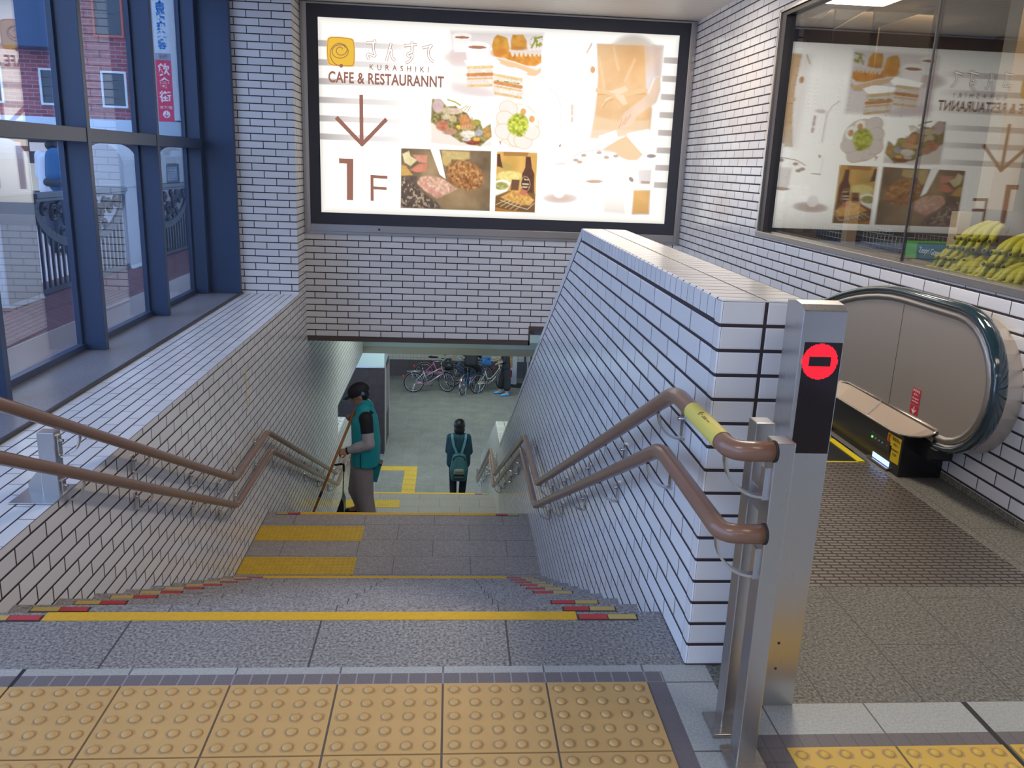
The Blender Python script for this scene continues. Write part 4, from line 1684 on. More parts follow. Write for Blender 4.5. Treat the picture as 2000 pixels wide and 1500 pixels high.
b.build('status_lamp', mat('status_lamp', (.2, .3, .6), .4, emit=(.35, .5, 1), estr=1.6), ES)
b = B()
b.box(EXI - .016, EXI, 3.905, 4.12, .006, .016)
b.build('lamp_ledge', M_steelx, ES)
M_ysk = mat('sticker_yellow', (.80, .55, .02), .5)
M_rsk = mat('sticker_red', (.60, .02, .05), .45)
M_ink3 = mat('sticker_black', (.02, .02, .02), .6)
M_wht = mat('sticker_white', (.85, .85, .85), .5)
b = B()
xs = EXI - .0015
b.prism([(3.966, .195), (3.834, .195), (3.834, .060), (3.914, .058), (3.914, .135), (3.966, .138)], fx, xs, EXI)
st = b.build('sticker', M_ysk, ES, label='yellow emergency stop sticker')
b = B()
b.prism([(3.958, .187), (3.940, .187), (3.940, .160), (3.932, .160), (3.949, .143), (3.966, .160), (3.958, .160)], fx, xs - .0008, xs)
b.build('sticker_arrow', mat('sticker_arrow_red', (.55, .05, .02), .5), st)
for s, z, sz in (('非常停止', .176, .020), ('ボタン', .150, .017), ('EMERGENCY', .122, .0125), ('STOP', .099, .016)):
    text('sticker_text', s, sz, (xs - .0006, 3.878, z), (0, -1, 0), (0, 0, 1), M_ink3, st, ext=.0003)
xs = EXP - .0015
for z0, z1, nm in ((.366, .448, 'a'), (.313, .361, 'b')):
    b = B()
    b.box(xs, EXP, 3.857, 3.932, z0, z1)
    st = b.build('sticker', M_rsk, ES, bevel=.0006, label='red emergency stop sticker' if nm == 'a' else 'red sticker with white arrow')
    if nm == 'a':
        for s, z, sz in (('非常停止', .434, .0165), ('ボタン', .414, .0155), ('Emergency', .396, .0125), ('Stop Button', .380, .0115)):
            text('sticker_text', s, sz, (xs - .0006, 3.8945, z), (0, -1, 0), (0, 0, 1), M_wht, st, ext=.0003)
    else:
        b = B()
        b.box(xs - .001, xs, 3.8915, 3.8975, .320, .354)
        for s in (-1, 1):
            b.prism([(3.8945, .316), (3.8945, .325), (3.8945 + s * .015, .340), (3.8945 + s * .019, .335)], fx, xs - .001 - .0003 * (s + 1), xs)
        b.build('sticker_arrow', M_wht, st)
text('sticker_text', 'MITSUBISHI', .018, (2.40, 3.8185, .052), (1, 0, 0), (0, 0, 1), mat('maker_print', (.10, .11, .14), .5), hs, ext=.0003) if False else None

# ---------------------------------------------------------------- organic surfaces
class Blob:
    """union of rounded cones and ellipsoids, fused into one smooth skin"""

    def __init__(self):
        self.b = B()

    def cone(self, p0, r0, p1, r1, seg=14):
        p0, p1 = Vector(p0), Vector(p1)
        d = (p1 - p0)
        L_ = d.length
        if L_ < 1e-6:
            return self
        d.normalize()
        path, rs = [], []
        for i in range(5):
            a = math.pi / 2 * i / 4.5
            path.append(p0 - d * r0 * math.cos(a)); rs.append(max(1e-4, r0 * math.sin(a)))
        path.append(p0); rs.append(r0)
        path.append(p1); rs.append(r1)
        for i in range(4, -1, -1):
            a = math.pi / 2 * i / 4.5
            path.append(p1 + d * r1 * math.cos(a)); rs.append(max(1e-4, r1 * math.sin(a)))
        self.b.tube(path, r0, seg, rs=rs)
        return self

    def chain(self, pts, rs):
        for (a, c, ra, rc) in zip(pts, pts[1:], rs, rs[1:]):
            self.cone(a, ra, c, rc)
        return self

    def ell(self, c, r, rot=None):
        self.b.ell(c, r, 18, 12, rot)
        return self

    def build(self, name, m, parent, voxel=.012, smooth=4, cut=None, label=None):
        bm = self.b.bm
        bmesh.ops.recalc_face_normals(bm, faces=bm.faces)
        off = world(parent)
        bmesh.ops.translate(bm, verts=bm.verts, vec=-off)
        me = bpy.data.meshes.new(name)
        bm.to_mesh(me)
        bm.free()
        o = bpy.data.objects.new(name, me)
        COL.objects.link(o)
        r = o.modifiers.new('r', 'REMESH')
        r.mode = 'VOXEL'
        r.voxel_size = voxel
        s = o.modifiers.new('s', 'SMOOTH')
        s.iterations = smooth
        s.factor = .5
        bpy.context.view_layer.update()
        dg = bpy.context.evaluated_depsgraph_get()
        me2 = bpy.data.meshes.new_from_object(o.evaluated_get(dg))
        bpy.data.objects.remove(o)
        bpy.data.meshes.remove(me)
        if cut:
            bm = bmesh.new()
            bm.from_mesh(me2)
            for co, no in cut:      # keep the side away from the normal
                g = bm.verts[:] + bm.edges[:] + bm.faces[:]
                res = bmesh.ops.bisect_plane(bm, geom=g, plane_co=Vector(co) - off, plane_no=Vector(no), clear_outer=True)
                ed = [e for e in res['geom_cut'] if isinstance(e, bmesh.types.BMEdge)]
                try:
                    bmesh.ops.edgeloop_fill(bm, edges=ed)
                except Exception:
                    pass
            bm.to_mesh(me2)
            bm.free()
        for p in me2.polygons:
            p.use_smooth = True
        me2.materials.clear()
        me2.materials.append(m)
        return link(name, me2, parent, None, label)


def hand(bl, wrist, d, n, curl=.9, s=1., thumb=1, spread=.012):
    """palm, four unequal curled fingers and an opposed thumb; d = along the hand, n = palm side"""
    d, n = Vector(d).normalized(), Vector(n)
    n = (n - d * n.dot(d)).normalized()
    sd = d.cross(n) * thumb
    w = Vector(wrist)
    k = w + d * .085 * s
    for t in (-.028, -.010, .010, .028):
        bl.cone(w + sd * t * .6 * s, .017 * s, k + sd * t * 1.1 * s, .0145 * s)
    for t, L_ in ((.030, .066), (.011, .076), (-.009, .070), (-.028, .055)):
        p = k + sd * t * s
        a = .25
        r = .0095 * s
        for q, f in ((.45, 1.), (.32, .9), (.23, .8)):
            a += curl * (.9 if q < .4 else .6)
            e = p + (d * math.cos(a) + n * math.sin(a)) * L_ * q * s
            bl.cone(p, r, e, r * .9)
            p, r = e, r * .9
    p = w + d * .025 * s + sd * .03 * s
    q = p + (d * .55 + sd * .55 + n * .5).normalized() * .042 * s
    e = q + (d * .75 - sd * .15 + n * .65).normalized() * .034 * s
    bl.cone(p, .0135 * s, q, .0115 * s).cone(q, .0115 * s, e, .0095 * s)
    return bl


def head(bl, c, fwd, s=1., tilt=0.):
    """skull, jaw, nose, lips, brows, ears; c = head centre, fwd = facing"""
    f = Vector(fwd).normalized()
    upv = Vector((0, 0, 1))
    upv = (upv - f * upv.dot(f)).normalized()
    l = upv.cross(f)
    c = Vector(c)
    rot = Matrix((f, l, upv)).transposed()
    bl.ell(c + upv * .02 * s - f * .008 * s, (.098 * s, .076 * s, .105 * s), rot)
    bl.ell(c - upv * .05 * s + f * .025 * s, (.066 * s, .058 * s, .070 * s), rot)
    bl.ell(c - upv * .095 * s + f * .058 * s, (.026 * s, .028 * s, .022 * s), rot)
    bl.cone(c + upv * .012 * s + f * .088 * s, .010 * s, c - upv * .028 * s + f * .108 * s, .015 * s)
    bl.ell(c - upv * .062 * s + f * .086 * s, (.012 * s, .024 * s, .010 * s), rot)
    bl.cone(c + upv * .028 * s + f * .083 * s - l * .04 * s, .010 * s, c + upv * .028 * s + f * .083 * s + l * .04 * s, .010 * s)
    for sg in (-1, 1):
        bl.ell(c + l * .077 * s * sg - f * .005 * s - upv * .008 * s, (.020 * s, .010 * s, .032 * s), rot)
    return f, l, upv


M_skin = mat('skin', (.42, .24, .17), .5, noise=.06, scale=20)
M_hair = mat('hair_black', (.012, .010, .010), .45, noise=.3, scale=60)
M_eye = mat('eye_dark', (.02, .015, .012), .2)


def eyes(c, f, l, upv, parent, s=1.):
    for sg in (-1, 1):
        b = B()
        b.ell(Vector(c) + f * .079 * s + l * .031 * s * sg + upv * .008 * s, (.013 * s, .013 * s, .008 * s), 10, 6)
        b.build('eye', M_eye, parent)


# ---------------------------------------------------------------- the cleaner on the second flight
zf = ZL1 - 7 * RI
P = thing('person', 'cleaner in teal vest and dark cap holding a long broom on the stairs', 'person', (-.95, 9.06, zf))
V = Vector
hip = V((-.955, 9.06, -1.88))
chest = V((-.93, 9.06, -1.45))
neck = V((-.905, 9.06, -1.235))
hc = V((-.985, 9.06, -1.095))
nL, nR = V((-.90, 8.885, -1.31)), V((-.93, 9.235, -1.31))          # shoulders (left is near)
eL, wL = V((-.865, 8.82, -1.585)), V((-1.09, 8.845, -1.672))
eR, wR = V((-1.03, 9.30, -1.53)), V((-1.035, 9.13, -1.40))
kL, aL = V((-.925, 8.98, -2.27)), V((-.895, 8.965, zf + .09))
kR, aR = V((-1.04, 9.15, -2.25)), V((-.985, 9.17, zf + .20))
face = V((-.90, -.05, -.42))
bl = Blob()
bl.chain([hip, V((-.95, 9.06, -1.68)), chest, V((-.905, 9.06, -1.30))], [.105, .10, .11, .085])
bl.cone(nL, .055, nR, .055)
bl.cone(neck - V((0, 0, .06)), .06, hc, .055)
f_, l_, u_v = head(bl, hc, face, .98)
bl.chain([nL, eL, wL], [.055, .043, .029]).chain([nR, eR, wR], [.055, .043, .029])
bl.chain([hip + V((0, -.08, -.02)), kL, aL], [.09, .062, .042]).chain([hip + V((0, .08, -.02)), kR, aR], [.09, .062, .042])
bl.cone(aL, .042, aL + V((-.17, 0, -.055)), .035).cone(aR, .042, aR + V((-.16, 0, -.06)), .035)
hand(bl, wL, (-.96, -.02, -.16), (.15, .5, -.8), .95, 1., 1)
hand(bl, wR, (-.60, -.05, .50), (-.6, -.5, -.55), 1.05, 1., -1)
body = bl.build('body', M_skin, P, .008, 3)
eyes(hc, f_, l_, u_v, body, .98)
M_teal = mat('vest_teal', (.006, .36, .42), .55, noise=.08, scale=9, bump=.05)
M_tealD = mat('pouch_teal', (.008, .26, .32), .55)
M_navy = mat('cloth_navy', (.012, .013, .02), .7)
M_wsh = mat('sleeve_grey', (.42, .42, .46), .7, noise=.08, scale=16, bump=.1)
M_trs = mat('trousers_grey', (.33, .30, .31), .75, noise=.10, scale=8, bump=.15)
M_blk = mat('black_rubber', (.012, .012, .013), .5)
# shirt: dark upper sleeves, pale lower sleeves
bl = Blob()
bl.chain([nL, nL.lerp(eL, .50)], [.080, .072]).chain([nR, nR.lerp(eR, .5)], [.080, .070])
bl.cone(neck + V((0, 0, -.07)), .075, neck + V((-.01, 0, .0)), .068)
bl.build('shirt', M_navy, P, .010, 3)
bl = Blob()
bl.chain([nL.lerp(eL, .55), eL, eL.lerp(wL, .55), wL], [.068, .070, .062, .040])
bl.build('sleeve', M_wsh, P, .010, 2)
bl = Blob()
bl.chain([nR.lerp(eR, .75), eR, wR.lerp(eR, .12)], [.066, .064, .042])
bl.build('sleeve', M_wsh, P, .010, 2)
# vest with standing collar and loose hem
bl = Blob()
for dy, k in ((-.085, 1.), (0, 1.06), (.085, 1.)):
    bl.chain([V((-.925, 9.06 + dy * .9, -1.23 - abs(dy) * .3)), V((-.93, 9.06 + dy, -1.40)), V((-.915, 9.06 + dy, -1.62)), V((-.93, 9.06 + dy, -1.90))], [.095 * k, .145 * k, .155 * k, .160 * k])
vs = bl.build('vest', M_teal, P, .011, 5, [((-.95, 9.06, -1.868), (-.06, 0, -1))])
b = B()
b.box(-.96, -.952, 8.812, 8.818, -1.865, -1.70)
b.build('pocket_zip', M_navy, vs)
b = B()
b.obox((-.842, 8.93, -1.245), (.02, 0, -.012), (0, .012, 0), (.004, 0, .008))
b.build('patch', M_navy, vs)
bl = Blob()
for s_, k_, a_ in ((-1, kL, aL), (1, kR, aR)):
    h_ = hip + V((-.005, .085 * s_, -.0))
    bl.chain([h_ + V((0, 0, .04)), h_.lerp(k_, .5), k_ + V((.0, 0, 0)), k_.lerp(a_, .55) + V((.015, 0, 0)), a_ + V((.012, 0, -.01))], [.132, .116, .098, .092, .082])
bl.build('trousers', M_trs, P, .010, 4)
for a_ in (aL, aR):
    bl = Blob()
    bl.cone(a_ + V((.035, 0, -.045)), .042, a_ + V((-.16, 0, -.055)), .038)
    z0 = a_.z - .09
    bl.build('shoe', M_blk, P, .010, 2, [((0, 0, z0), (0, 0, -1))])
b = B()
p = wL + V((.035, 0, .012))
p = wL + V((-.008, 0, -.001))
b.tube([p + V((.013, 0, .003)), p - V((.013, 0, .003))], .040, 16)
b.build('wristwatch', M_blk, P)
# cap: crown, long brim towards -x, cyan edge and badge
bl = Blob()
bl.ell(hc + u_v * .052 - f_ * .012, (.128, .104, .100), Matrix((f_, l_, u_v)).transposed())
cap = bl.build('cap', M_navy, P, .010, 2, [(hc + u_v * .022, -u_v)])
b = B()
pts = []
for i in range(13):
    a = -math.pi / 2 + math.pi * i / 12
    pts.append((math.cos(a), math.sin(a)))
def brimpt(r, c, s, h):
    return hc + f_ * (.055 + r * c) + l_ * (.083 * s) + u_v * (.034 + h - .12 * max(0, r * c - .02) * .3)
top = [b.v(brimpt(.135, c, s, .004)) for c, s in pts]
bot = [b.v(brimpt(.135, c, s, -.002)) for c, s in pts]
b.face(top)
b.face(bot[::-1])
for i in range(12):
    b.face([top[i], top[i + 1], bot[i + 1], bot[i]])
b.build('cap_brim', M_navy, cap)
M_cy = mat('cap_cyan', (.03, .42, .62), .5)
b = B()
for i in range(3, 9):
    b.bar(brimpt(.137, *pts[i], .001), brimpt(.137, *pts[i + 1], .001), .010, .008)
b.build('brim_edge', M_cy, cap)
b = B()
q = hc - l_ * .0 + V((.045, -.093, .05))
b.obox(q, (.016, 0, -.006), (.006, 0, .016), (0, .003, 0))
b.build('badge', mat('badge_blue', (.10, .33, .62), .5), cap)
bl = Blob()
bl.ell(hc - f_ * .045 - u_v * .005, (.068, .078, .07), Matrix((f_, l_, u_v)).transposed())
bl.build('hair', M_hair, P, .010, 2)
# what he carries
M_wood = mat('broom_wood', (.42, .17, .035), .45, noise=.12, scale=20)
t = thing('broom', 'long orange wooden broom held diagonally by the cleaner', 'broom', (-1.53, 8.99, zf + .2))
pa, pb = V((-1.045, 9.02, -1.285)), V((-1.47, 8.62, -2.36))
dd = (pb - pa).normalized()
b = B()
b.cyl(pa - dd * .03, pb, .0145, 12)
b.build('pole', M_wood, t)
b = B()
b.cyl(pa + dd * .93, pa + dd * 1.0, .0155, 12)
b.build('pole_band', M_blk, t)
b = B()
e = pb + dd * .02
b.prism([(-.045, .03), (.045, .03), (.13, -.15), (-.13, -.15)], lambda a, c, k: (e.x + k, e.y + a * .9, e.z + c), -.022, .022)
b.build('bristle_head', mat('straw', (.45, .30, .12), .8, noise=.2, scale=120), t)
t = thing('dustpan', 'tall black dustpan with an upright handle standing at the left wall', 'dustpan', (-1.25, 9.34, zf))
zs = ZL1 - 8 * RI
t.location.z = zs
b = B()
b.prism([(-1.20, zs), (-1.20, zs + .36), (-1.225, zs + .44), (-1.30, zs + .22), (-1.36, zs)], lambda a, c, k: (a, k, c), 9.235, 9.45)
b.build('pan', mat('dustpan_black', (.02, .03, .028), .3), t, bevel=.006)
b = B()
b.cyl((-1.222, 9.33, zs + .40), (-1.205, 9.33, -2.06), .007, 10)
b.build('shaft', mat('shaft_grey', (.20, .22, .20), .4, .5), t)
b = B()
b.tube(fillet([(-1.205, 9.33, -2.10), (-1.205, 9.33, -2.005), (-1.31, 9.30, -2.012)], .03, 4), .013, 10)
b.build('grip', M_blk, t)
t = thing('hip_pouch', 'teal pouch hanging behind the hip of the cleaner', 'pouch', (-.79, 9.06, -2.1))
b = B()
b.prism([(-.845, -1.862), (-.735, -1.885), (-.79, -2.10), (-.86, -2.085)], lambda a, c, k: (a, k, c), 8.98, 9.13)
b.build('bag', M_tealD, t, bevel=.012)
b = B()
b.prism([(-.85, -1.855), (-.73, -1.88), (-.733, -1.895), (-.85, -1.872)], lambda a, c, k: (a, k, c), 8.977, 9.133)
b.build('lid', M_navy, t, bevel=.003)
b = B()
b.tube(fillet([(-.86, 9.03, -2.07), (-.885, 9.02, -2.13), (-.85, 9.02, -2.15)], .02, 3), .010, 8)
b.build('loop', mat('cord_tan', (.45, .40, .30), .7), t)

# ---------------------------------------------------------------- the walker with the backpack on the lowest flight
zs = ZL2 - 8 * RI
yy = 14.50
x0 = .213
P = thing('person', 'person in dark blue jacket with short black hair walking down, seen from behind', 'person', (x0, yy, zs))
hip, neck, hc = V((x0 + .01, yy, zs + .83)), V((x0, yy - .01, zs + 1.40)), V((x0 + .005, yy + .02, zs + 1.555))
bl = Blob()
bl.chain([hip, V((x0, yy, zs + 1.05)), V((x0, yy, zs + 1.25))], [.10, .09, .095])
sL, sR = V((x0 - .155, yy, zs + 1.345)), V((x0 + .155, yy, zs + 1.345))
bl.cone(sL, .05, sR, .05).cone(neck - V((0, 0, .08)), .055, hc, .052)
f_, l_, u_v = head(bl, hc, (0, 1, -.15), .98)
el = [(sL, V((x0 - .185, yy + .01, zs + 1.08)), V((x0 - .09, yy + .20, zs + 1.00))), (sR, V((x0 + .20, yy + .01, zs + 1.07)), V((x0 + .10, yy + .20, zs + .98)))]
for a, e_, w_ in el:
    bl.chain([a, e_, w_], [.05, .041, .028])
hand(bl, el[0][2], (.6, .7, .1), (.3, -.3, -.9), .8, .95, 1)
hand(bl, el[1][2], (-.6, .7, .1), (-.3, -.3, -.9), .8, .95, -1)
lg = [(V((x0 - .08, yy, zs + .80)), V((x0 - .092, yy + .03, zs + .46)), V((x0 - .08, yy - .02, zs + .09))), (V((x0 + .09, yy, zs + .80)), V((x0 + .092, yy + .02, zs + .45)), V((x0 + .065, yy + .0, zs + .09)))]
for h_, k_, a_ in lg:
    bl.chain([h_, k_, a_], [.085, .058, .04]).cone(a_, .04, a_ + V((0, .14, -.05)), .034)
body = bl.build('body', M_skin, P, .011, 3)
eyes(hc, f_, l_, u_v, body, .98)
M_jk = mat('jacket_blue', (.010, .062, .095), .65, noise=.15, scale=8, bump=.1)
bl = Blob()
for dx in (-.09, 0, .09):
    bl.chain([V((x0 + dx * .8, yy - .005, zs + 1.33)), V((x0 + dx, yy, zs + 1.15)), V((x0 + dx * 1.05, yy, zs + .86))], [.105, .125, .128])
for a, e_, w_ in el:
    bl.chain([a, e_, e_.lerp(w_, .95)], [.072, .064, .045])
bl.cone(sL + V((.03, 0, .02)), .055, sR + V((-.03, 0, .02)), .055).cone(neck - V((0, 0, .05)), .07, neck + V((0, 0, .02)), .062)
bl.build('jacket', M_jk, P, .012, 3)
bl = Blob()
for h_, k_, a_ in lg:
    bl.chain([h_ + V((0, 0, .02)), k_, a_ + V((0, 0, .02))], [.098, .070, .060])
bl.build('trousers', mat('trousers_navy', (.012, .024, .040), .7, noise=.1, scale=9), P, .012, 3)
for h_, k_, a_ in lg:
    bl = Blob()
    bl.cone(a_ + V((0, -.04, -.045)), .040, a_ + V((0, .15, -.052)), .037)
    bl.build('shoe', M_blk, P, .012, 2, [((0, 0, zs + .002), (0, 0, -1))])
bl = Blob()
rot = Matrix((f_, l_, u_v)).transposed()
bl.ell(hc + u_v * .028 - f_ * .015, (.118, .108, .116), rot).ell(hc - u_v * .06 - f_ * .035, (.082, .104, .095), rot)
bl.build('hair', M_hair, P, .011, 3)
t = thing('backpack', 'teal and grey backpack hanging low on the back of the walker', 'backpack', (x0, yy - .2, zs + .62))
M_bp = mat('backpack_teal', (.05, .17, .20), .6, noise=.25, scale=14)
bl = Blob()
for dx in (-.075, 0, .075):
    bl.chain([V((x0 + .01 + dx * .7, yy - .20, zs + 1.03)), V((x0 + .01 + dx, yy - .21, zs + .80)), V((x0 + .01 + dx, yy - .20, zs + .64))], [.075, .095, .075])
bl.build('pack', M_bp, t, .011, 4)
bl = Blob()
bl.cone(V((x0 - .045, yy - .285, zs + .80)), .045, V((x0 + .065, yy - .285, zs + .80)), .045)
bl.cone(V((x0 - .055, yy - .283, zs + .76)), .04, V((x0 + .075, yy - .283, zs + .76)), .04)
bl.build('pocket', mat('backpack_grey', (.22, .26, .22), .6, noise=.2, scale=20), t, .01, 3)
bl = Blob()
bl.cone(V((x0 - .06, yy - .275, zs + .665)), .042, V((x0 + .08, yy - .275, zs + .665)), .042)
bl.build('pocket', mat('backpack_dark', (.02, .06, .08), .6, noise=.2, scale=20), t, .01, 3)
M_stp = mat('strap_blue', (.14, .32, .42), .6)
for s_ in (-1, 1):
    b = B()
    pts = [V((x0 + .035 * s_ + .01, yy - .15, zs + 1.06)), V((x0 + .09 * s_, yy - .145, zs + 1.22)), V((x0 + .12 * s_, yy - .125, zs + 1.36)), V((x0 + .125 * s_, yy - .05, zs + 1.42))]
    for p, q in zip(pts, pts[1:]):
        b.bar(p, q + (q - p) * .08, .042, .012, (0, -1, 0))
    b.build('strap', M_stp, t)
b = B()
b.tube(arc((x0 + .01, zs + 1.0), .115, .2, math.pi - .2, 12, lambda a, c: (a, yy - .27, c - .03)), .007, 8)
b.tube([(x0 - .085, yy - .30, zs + .715), (x0 + .105, yy - .30, zs + .715)], .007, 8)
b.build('zip', M_blk, t)

# ---------------------------------------------------------------- bicycles
M_tyre = mat('tyre_black', (.015, .015, .016), .6)
M_alu = mat('bike_alloy', (.55, .55, .56), .3, .9)
M_bblk = mat('bike_black', (.02, .02, .022), .4)
M_refl = mat('reflector_red', (.65, .05, .02), .3)


def bicycle(label, loc, ang, fm, frame_style='step', steer=0., extras=(), guard=None, lean=0.):
    """city bicycle 1.75 m long; local x forward, rear axle at origin of length"""
    ca, sa = math.cos(ang), math.sin(ang)
    base = V(loc)

    def T(p, st=False):
        x, y, z = p
        if st and steer:                       # turned about the head tube
            dx = x - 1.02
            x, y = 1.02 + dx * math.cos(steer) - y * math.sin(steer), y * math.cos(steer) + dx * math.sin(steer)
        y += z * math.tan(lean)
        return V((base.x + (x - .53) * ca - y * sa, base.y + (x - .53) * sa + y * ca, base.z + z))

    t = thing('bicycle', label, 'bicycle', loc, 'bicycles parked at the foot of the stairs')
    Rw = .325

    def wheel(nm, cx, st):
        b = B()
        b.tube([T((cx + (Rw - .018) * math.cos(a), 0, Rw + (Rw - .018) * math.sin(a)), st) for a in [2 * math.pi * i / 36 for i in range(36)]], .018, 8, closed=True)
        w_ = b.build(nm, M_tyre, t)
        b = B()
        b.tube([T((cx + (Rw - .042) * math.cos(a), 0, Rw + (Rw - .042) * math.sin(a)), st) for a in [2 * math.pi * i / 36 for i in range(36)]], .010, 6, closed=True)
        b.build('rim', M_alu, w_)
        b = B()
        for i in range(16):
            a = 2 * math.pi * i / 16
            b.cyl(T((cx + .02 * math.cos(a + .9), .015 * (-1) ** i, Rw + .02 * math.sin(a + .9)), st), T((cx + (Rw - .045) * math.cos(a), 0, Rw + (Rw - .045) * math.sin(a)), st), .0022, 4)
        b.cyl(T((cx, -.05, Rw), st), T((cx, .05, Rw), st), .022, 10)
        b.build('spoke', M_alu, w_)
        b = B()
        pts = [T((cx + (Rw + .02) * math.cos(a), 0, Rw + (Rw + .02) * math.sin(a)), st) for a in [math.radians(q) for q in (range(5, 190, 9) if not st else range(40, 190, 9))]]
        s = V((-sa, ca, 0)) * .024
        for p, q in zip(pts, pts[1:]):
            b.poly([p - s, p + s, q + s, q - s])
        b.build('mudguard', M_alu if fm is not MATS.get('bike_pink') else fm, t)
        return w_

    wheel('rear_wheel', 0, False)
    wheel('front_wheel', 1.06, True)
    bb_, st_, hd0, hd1, ax = (.45, 0, .29), (.28, 0, .72), (.93, 0, .62), (.885, 0, .80), (0, 0, Rw)
    b = B()
    b.tube([T(bb_), T((.29, 0, .70))], .017, 10)
    if frame_style == 'step':
        b.tube(fillet([T(bb_), T((.60, 0, .33)), T((.80, 0, .50)), T(hd0)], .12, 5), .019, 10)
        b.tube(fillet([T((.39, 0, .44)), T((.56, 0, .42)), T((.76, 0, .58)), T((.905, 0, .74))], .12, 5), .014, 10)
    else:
        b.tube([T(bb_), T(hd0)], .022, 10)
        b.tube([T((.36, 0, .52)), T(hd1)], .017, 10)
    for s in (-.05, .05):
        b.tube([T((.45, s * .7, .29)), T((0, s, Rw))], .010, 8)
        b.tube([T((.31, s * .5, .64)), T((0, s, Rw))], .009, 8)
    b.tube([T((.95, 0, .57)), T((.875, 0, .84))], .022, 10)
    b.build('frame', fm, t)
    b = B()
    b.tube([T((.875, 0, .80)), T((.86, 0, .97))], .013, 8)
    for s in (-.05, .05):
        b.tube([T((.955, s * .5, .60), True), T((.985, s, .55), True), T((1.06, s, Rw), True)], .012, 8)
    b.build('fork', M_alu, t)
    b = B()
    for s in (-1, 1):
        b.tube(fillet([T((.86, 0, .97), True), T((.90, .12 * s, 1.0), True), T((.86, .26 * s, 1.03), True), T((.66, .30 * s, .99), True)], .06, 4), .011, 8)
    h_ = b.build('handlebar', M_alu, t)
    for s in (-1, 1):
        b = B()
        b.tube([T((.75, .283 * s, 1.01), True), T((.64, .305 * s, .985), True)], .016, 8)
        b.build('grip', M_bblk, h_)
    b = B()
    b.tube([T((.29, 0, .70)), T((.265, 0, .82))], .012, 8)
    b.build('seat_post', M_alu, t)
    b = B()
    for p, q, r in (((.14, 0, .86), (.30, 0, .85), .035), ((.30, 0, .85), (.42, 0, .845), .02)):
        b.ell(T(((p[0] + q[0]) / 2, 0, p[2])), (.10, .10 if r > .03 else .045, .035), 12, 8, Matrix.Rotation(ang, 3, 'Z'))
    b.build('saddle', M_bblk, t)
    b = B()
    b.tube([T((.45 + .13 * math.cos(a), .045, .29 + .13 * math.sin(a) * .45)) for a in [2 * math.pi * i / 16 for i in range(16)]], .006, 6, closed=True)
    b.obox(T((.30, .05, .31)), V((ca, sa, 0)) * .24, V((-sa, ca, 0)) * .006, V((0, 0, .045)))
    b.build('chain_guard', guard or fm, t)
    b = B()
    b.cyl(T((.45, -.09, .29)), T((.45, .09, .29)), .014, 8)
    b.bar(T((.45, .085, .29)), T((.56, .085, .19)), .022, .012)
    b.bar(T((.45, -.085, .29)), T((.34, -.085, .39)), .022, .012)
    b.build('crank', M_alu, t)
    for p in ((.56, .13, .19), (.34, -.13, .39)):
        b = B()
        b.obox(T(p), V((ca, sa, 0)) * .045, V((-sa, ca, 0)) * .035, V((0, 0, .012)))
        b.build('pedal', M_bblk, t)
    b = B()
    b.tube(fillet([T((.02, .09, Rw)), T((-.05, .11, .02)), T((-.05, -.11, .02)), T((.02, -.09, Rw))], .04, 3), .008, 6)
    b.build('kickstand', M_alu, t)
    if 'carrier' in extras:
        b = B()
        for s in (-.06, 0, .06):
            b.tube([T((.22, s, .70)), T((-.22, s, .69))], .006, 6)
        for x in (-.22, 0, .2):
            b.tube([T((x, -.06, .69)), T((x, .06, .69))], .006, 6)
        for s in (-.06, .06):
            b.tube([T((-.08, s, .69)), T((0, s, Rw))], .006, 6)
        b.build('carrier', M_alu, t)
    b = B()
    b.ell(T((-Rw * .94 - .03, 0, Rw + .22)), (.03, .03, .04), 10, 6)
    b.build('reflector', M_refl, t)
    if 'basket' in extras or 'blackbag' in extras:
        b = B()
        c = T((1.12, 0, .86), True)
        fx_ = V((math.cos(ang + steer), math.sin(ang + steer), 0))
        sx_ = V((-fx_.y, fx_.x, 0))
        for k in range(4):
            h = -.10 + k * .07
            w_ = .13 + .02 * k
            pts = [c + fx_ * (a * w_) + sx_ * (e * w_ * 1.25) + V((0, 0, h)) for a, e in ((-1, -1), (1, -1), (1, 1), (-1, 1))]
            b.tube(pts, .004, 5, closed=True)
        for e in range(8):
            a = 2 * math.pi * e / 8
            u = (max(-1, min(1, 1.3 * math.cos(a))), max(-1, min(1, 1.3 * math.sin(a))))
            b.cyl(c + fx_ * u[0] * .13 + sx_ * u[1] * .16 + V((0, 0, -.10)), c + fx_ * u[0] * .19 + sx_ * u[1] * .235 + V((0, 0, .11)), .003, 5)
        b.obox(c + V((0, 0, -.10)), fx_ * .13, sx_ * .16, (0, 0, .004))
        b.build('basket', M_bblk if 'blackbag' in extras else M_alu, t)
    if 'blackbag' in extras:
        bl = Blob()
        bl.ell(c + V((0, 0, .03)), (.17, .22, .14)).ell(c + V((.03, .02, .14)) - fx_ * .06, (.12, .14, .10)).cone(c + V((0, 0, .10)) - fx_ * .12, .06, c + V((0, 0, .2)) + sx_ * .08, .05)
        bl.build('basket_cover', mat('bag_black', (.012, .016, .016), .4, noise=.3, scale=30, bump=.4), t, .015, 2)
    return t, T


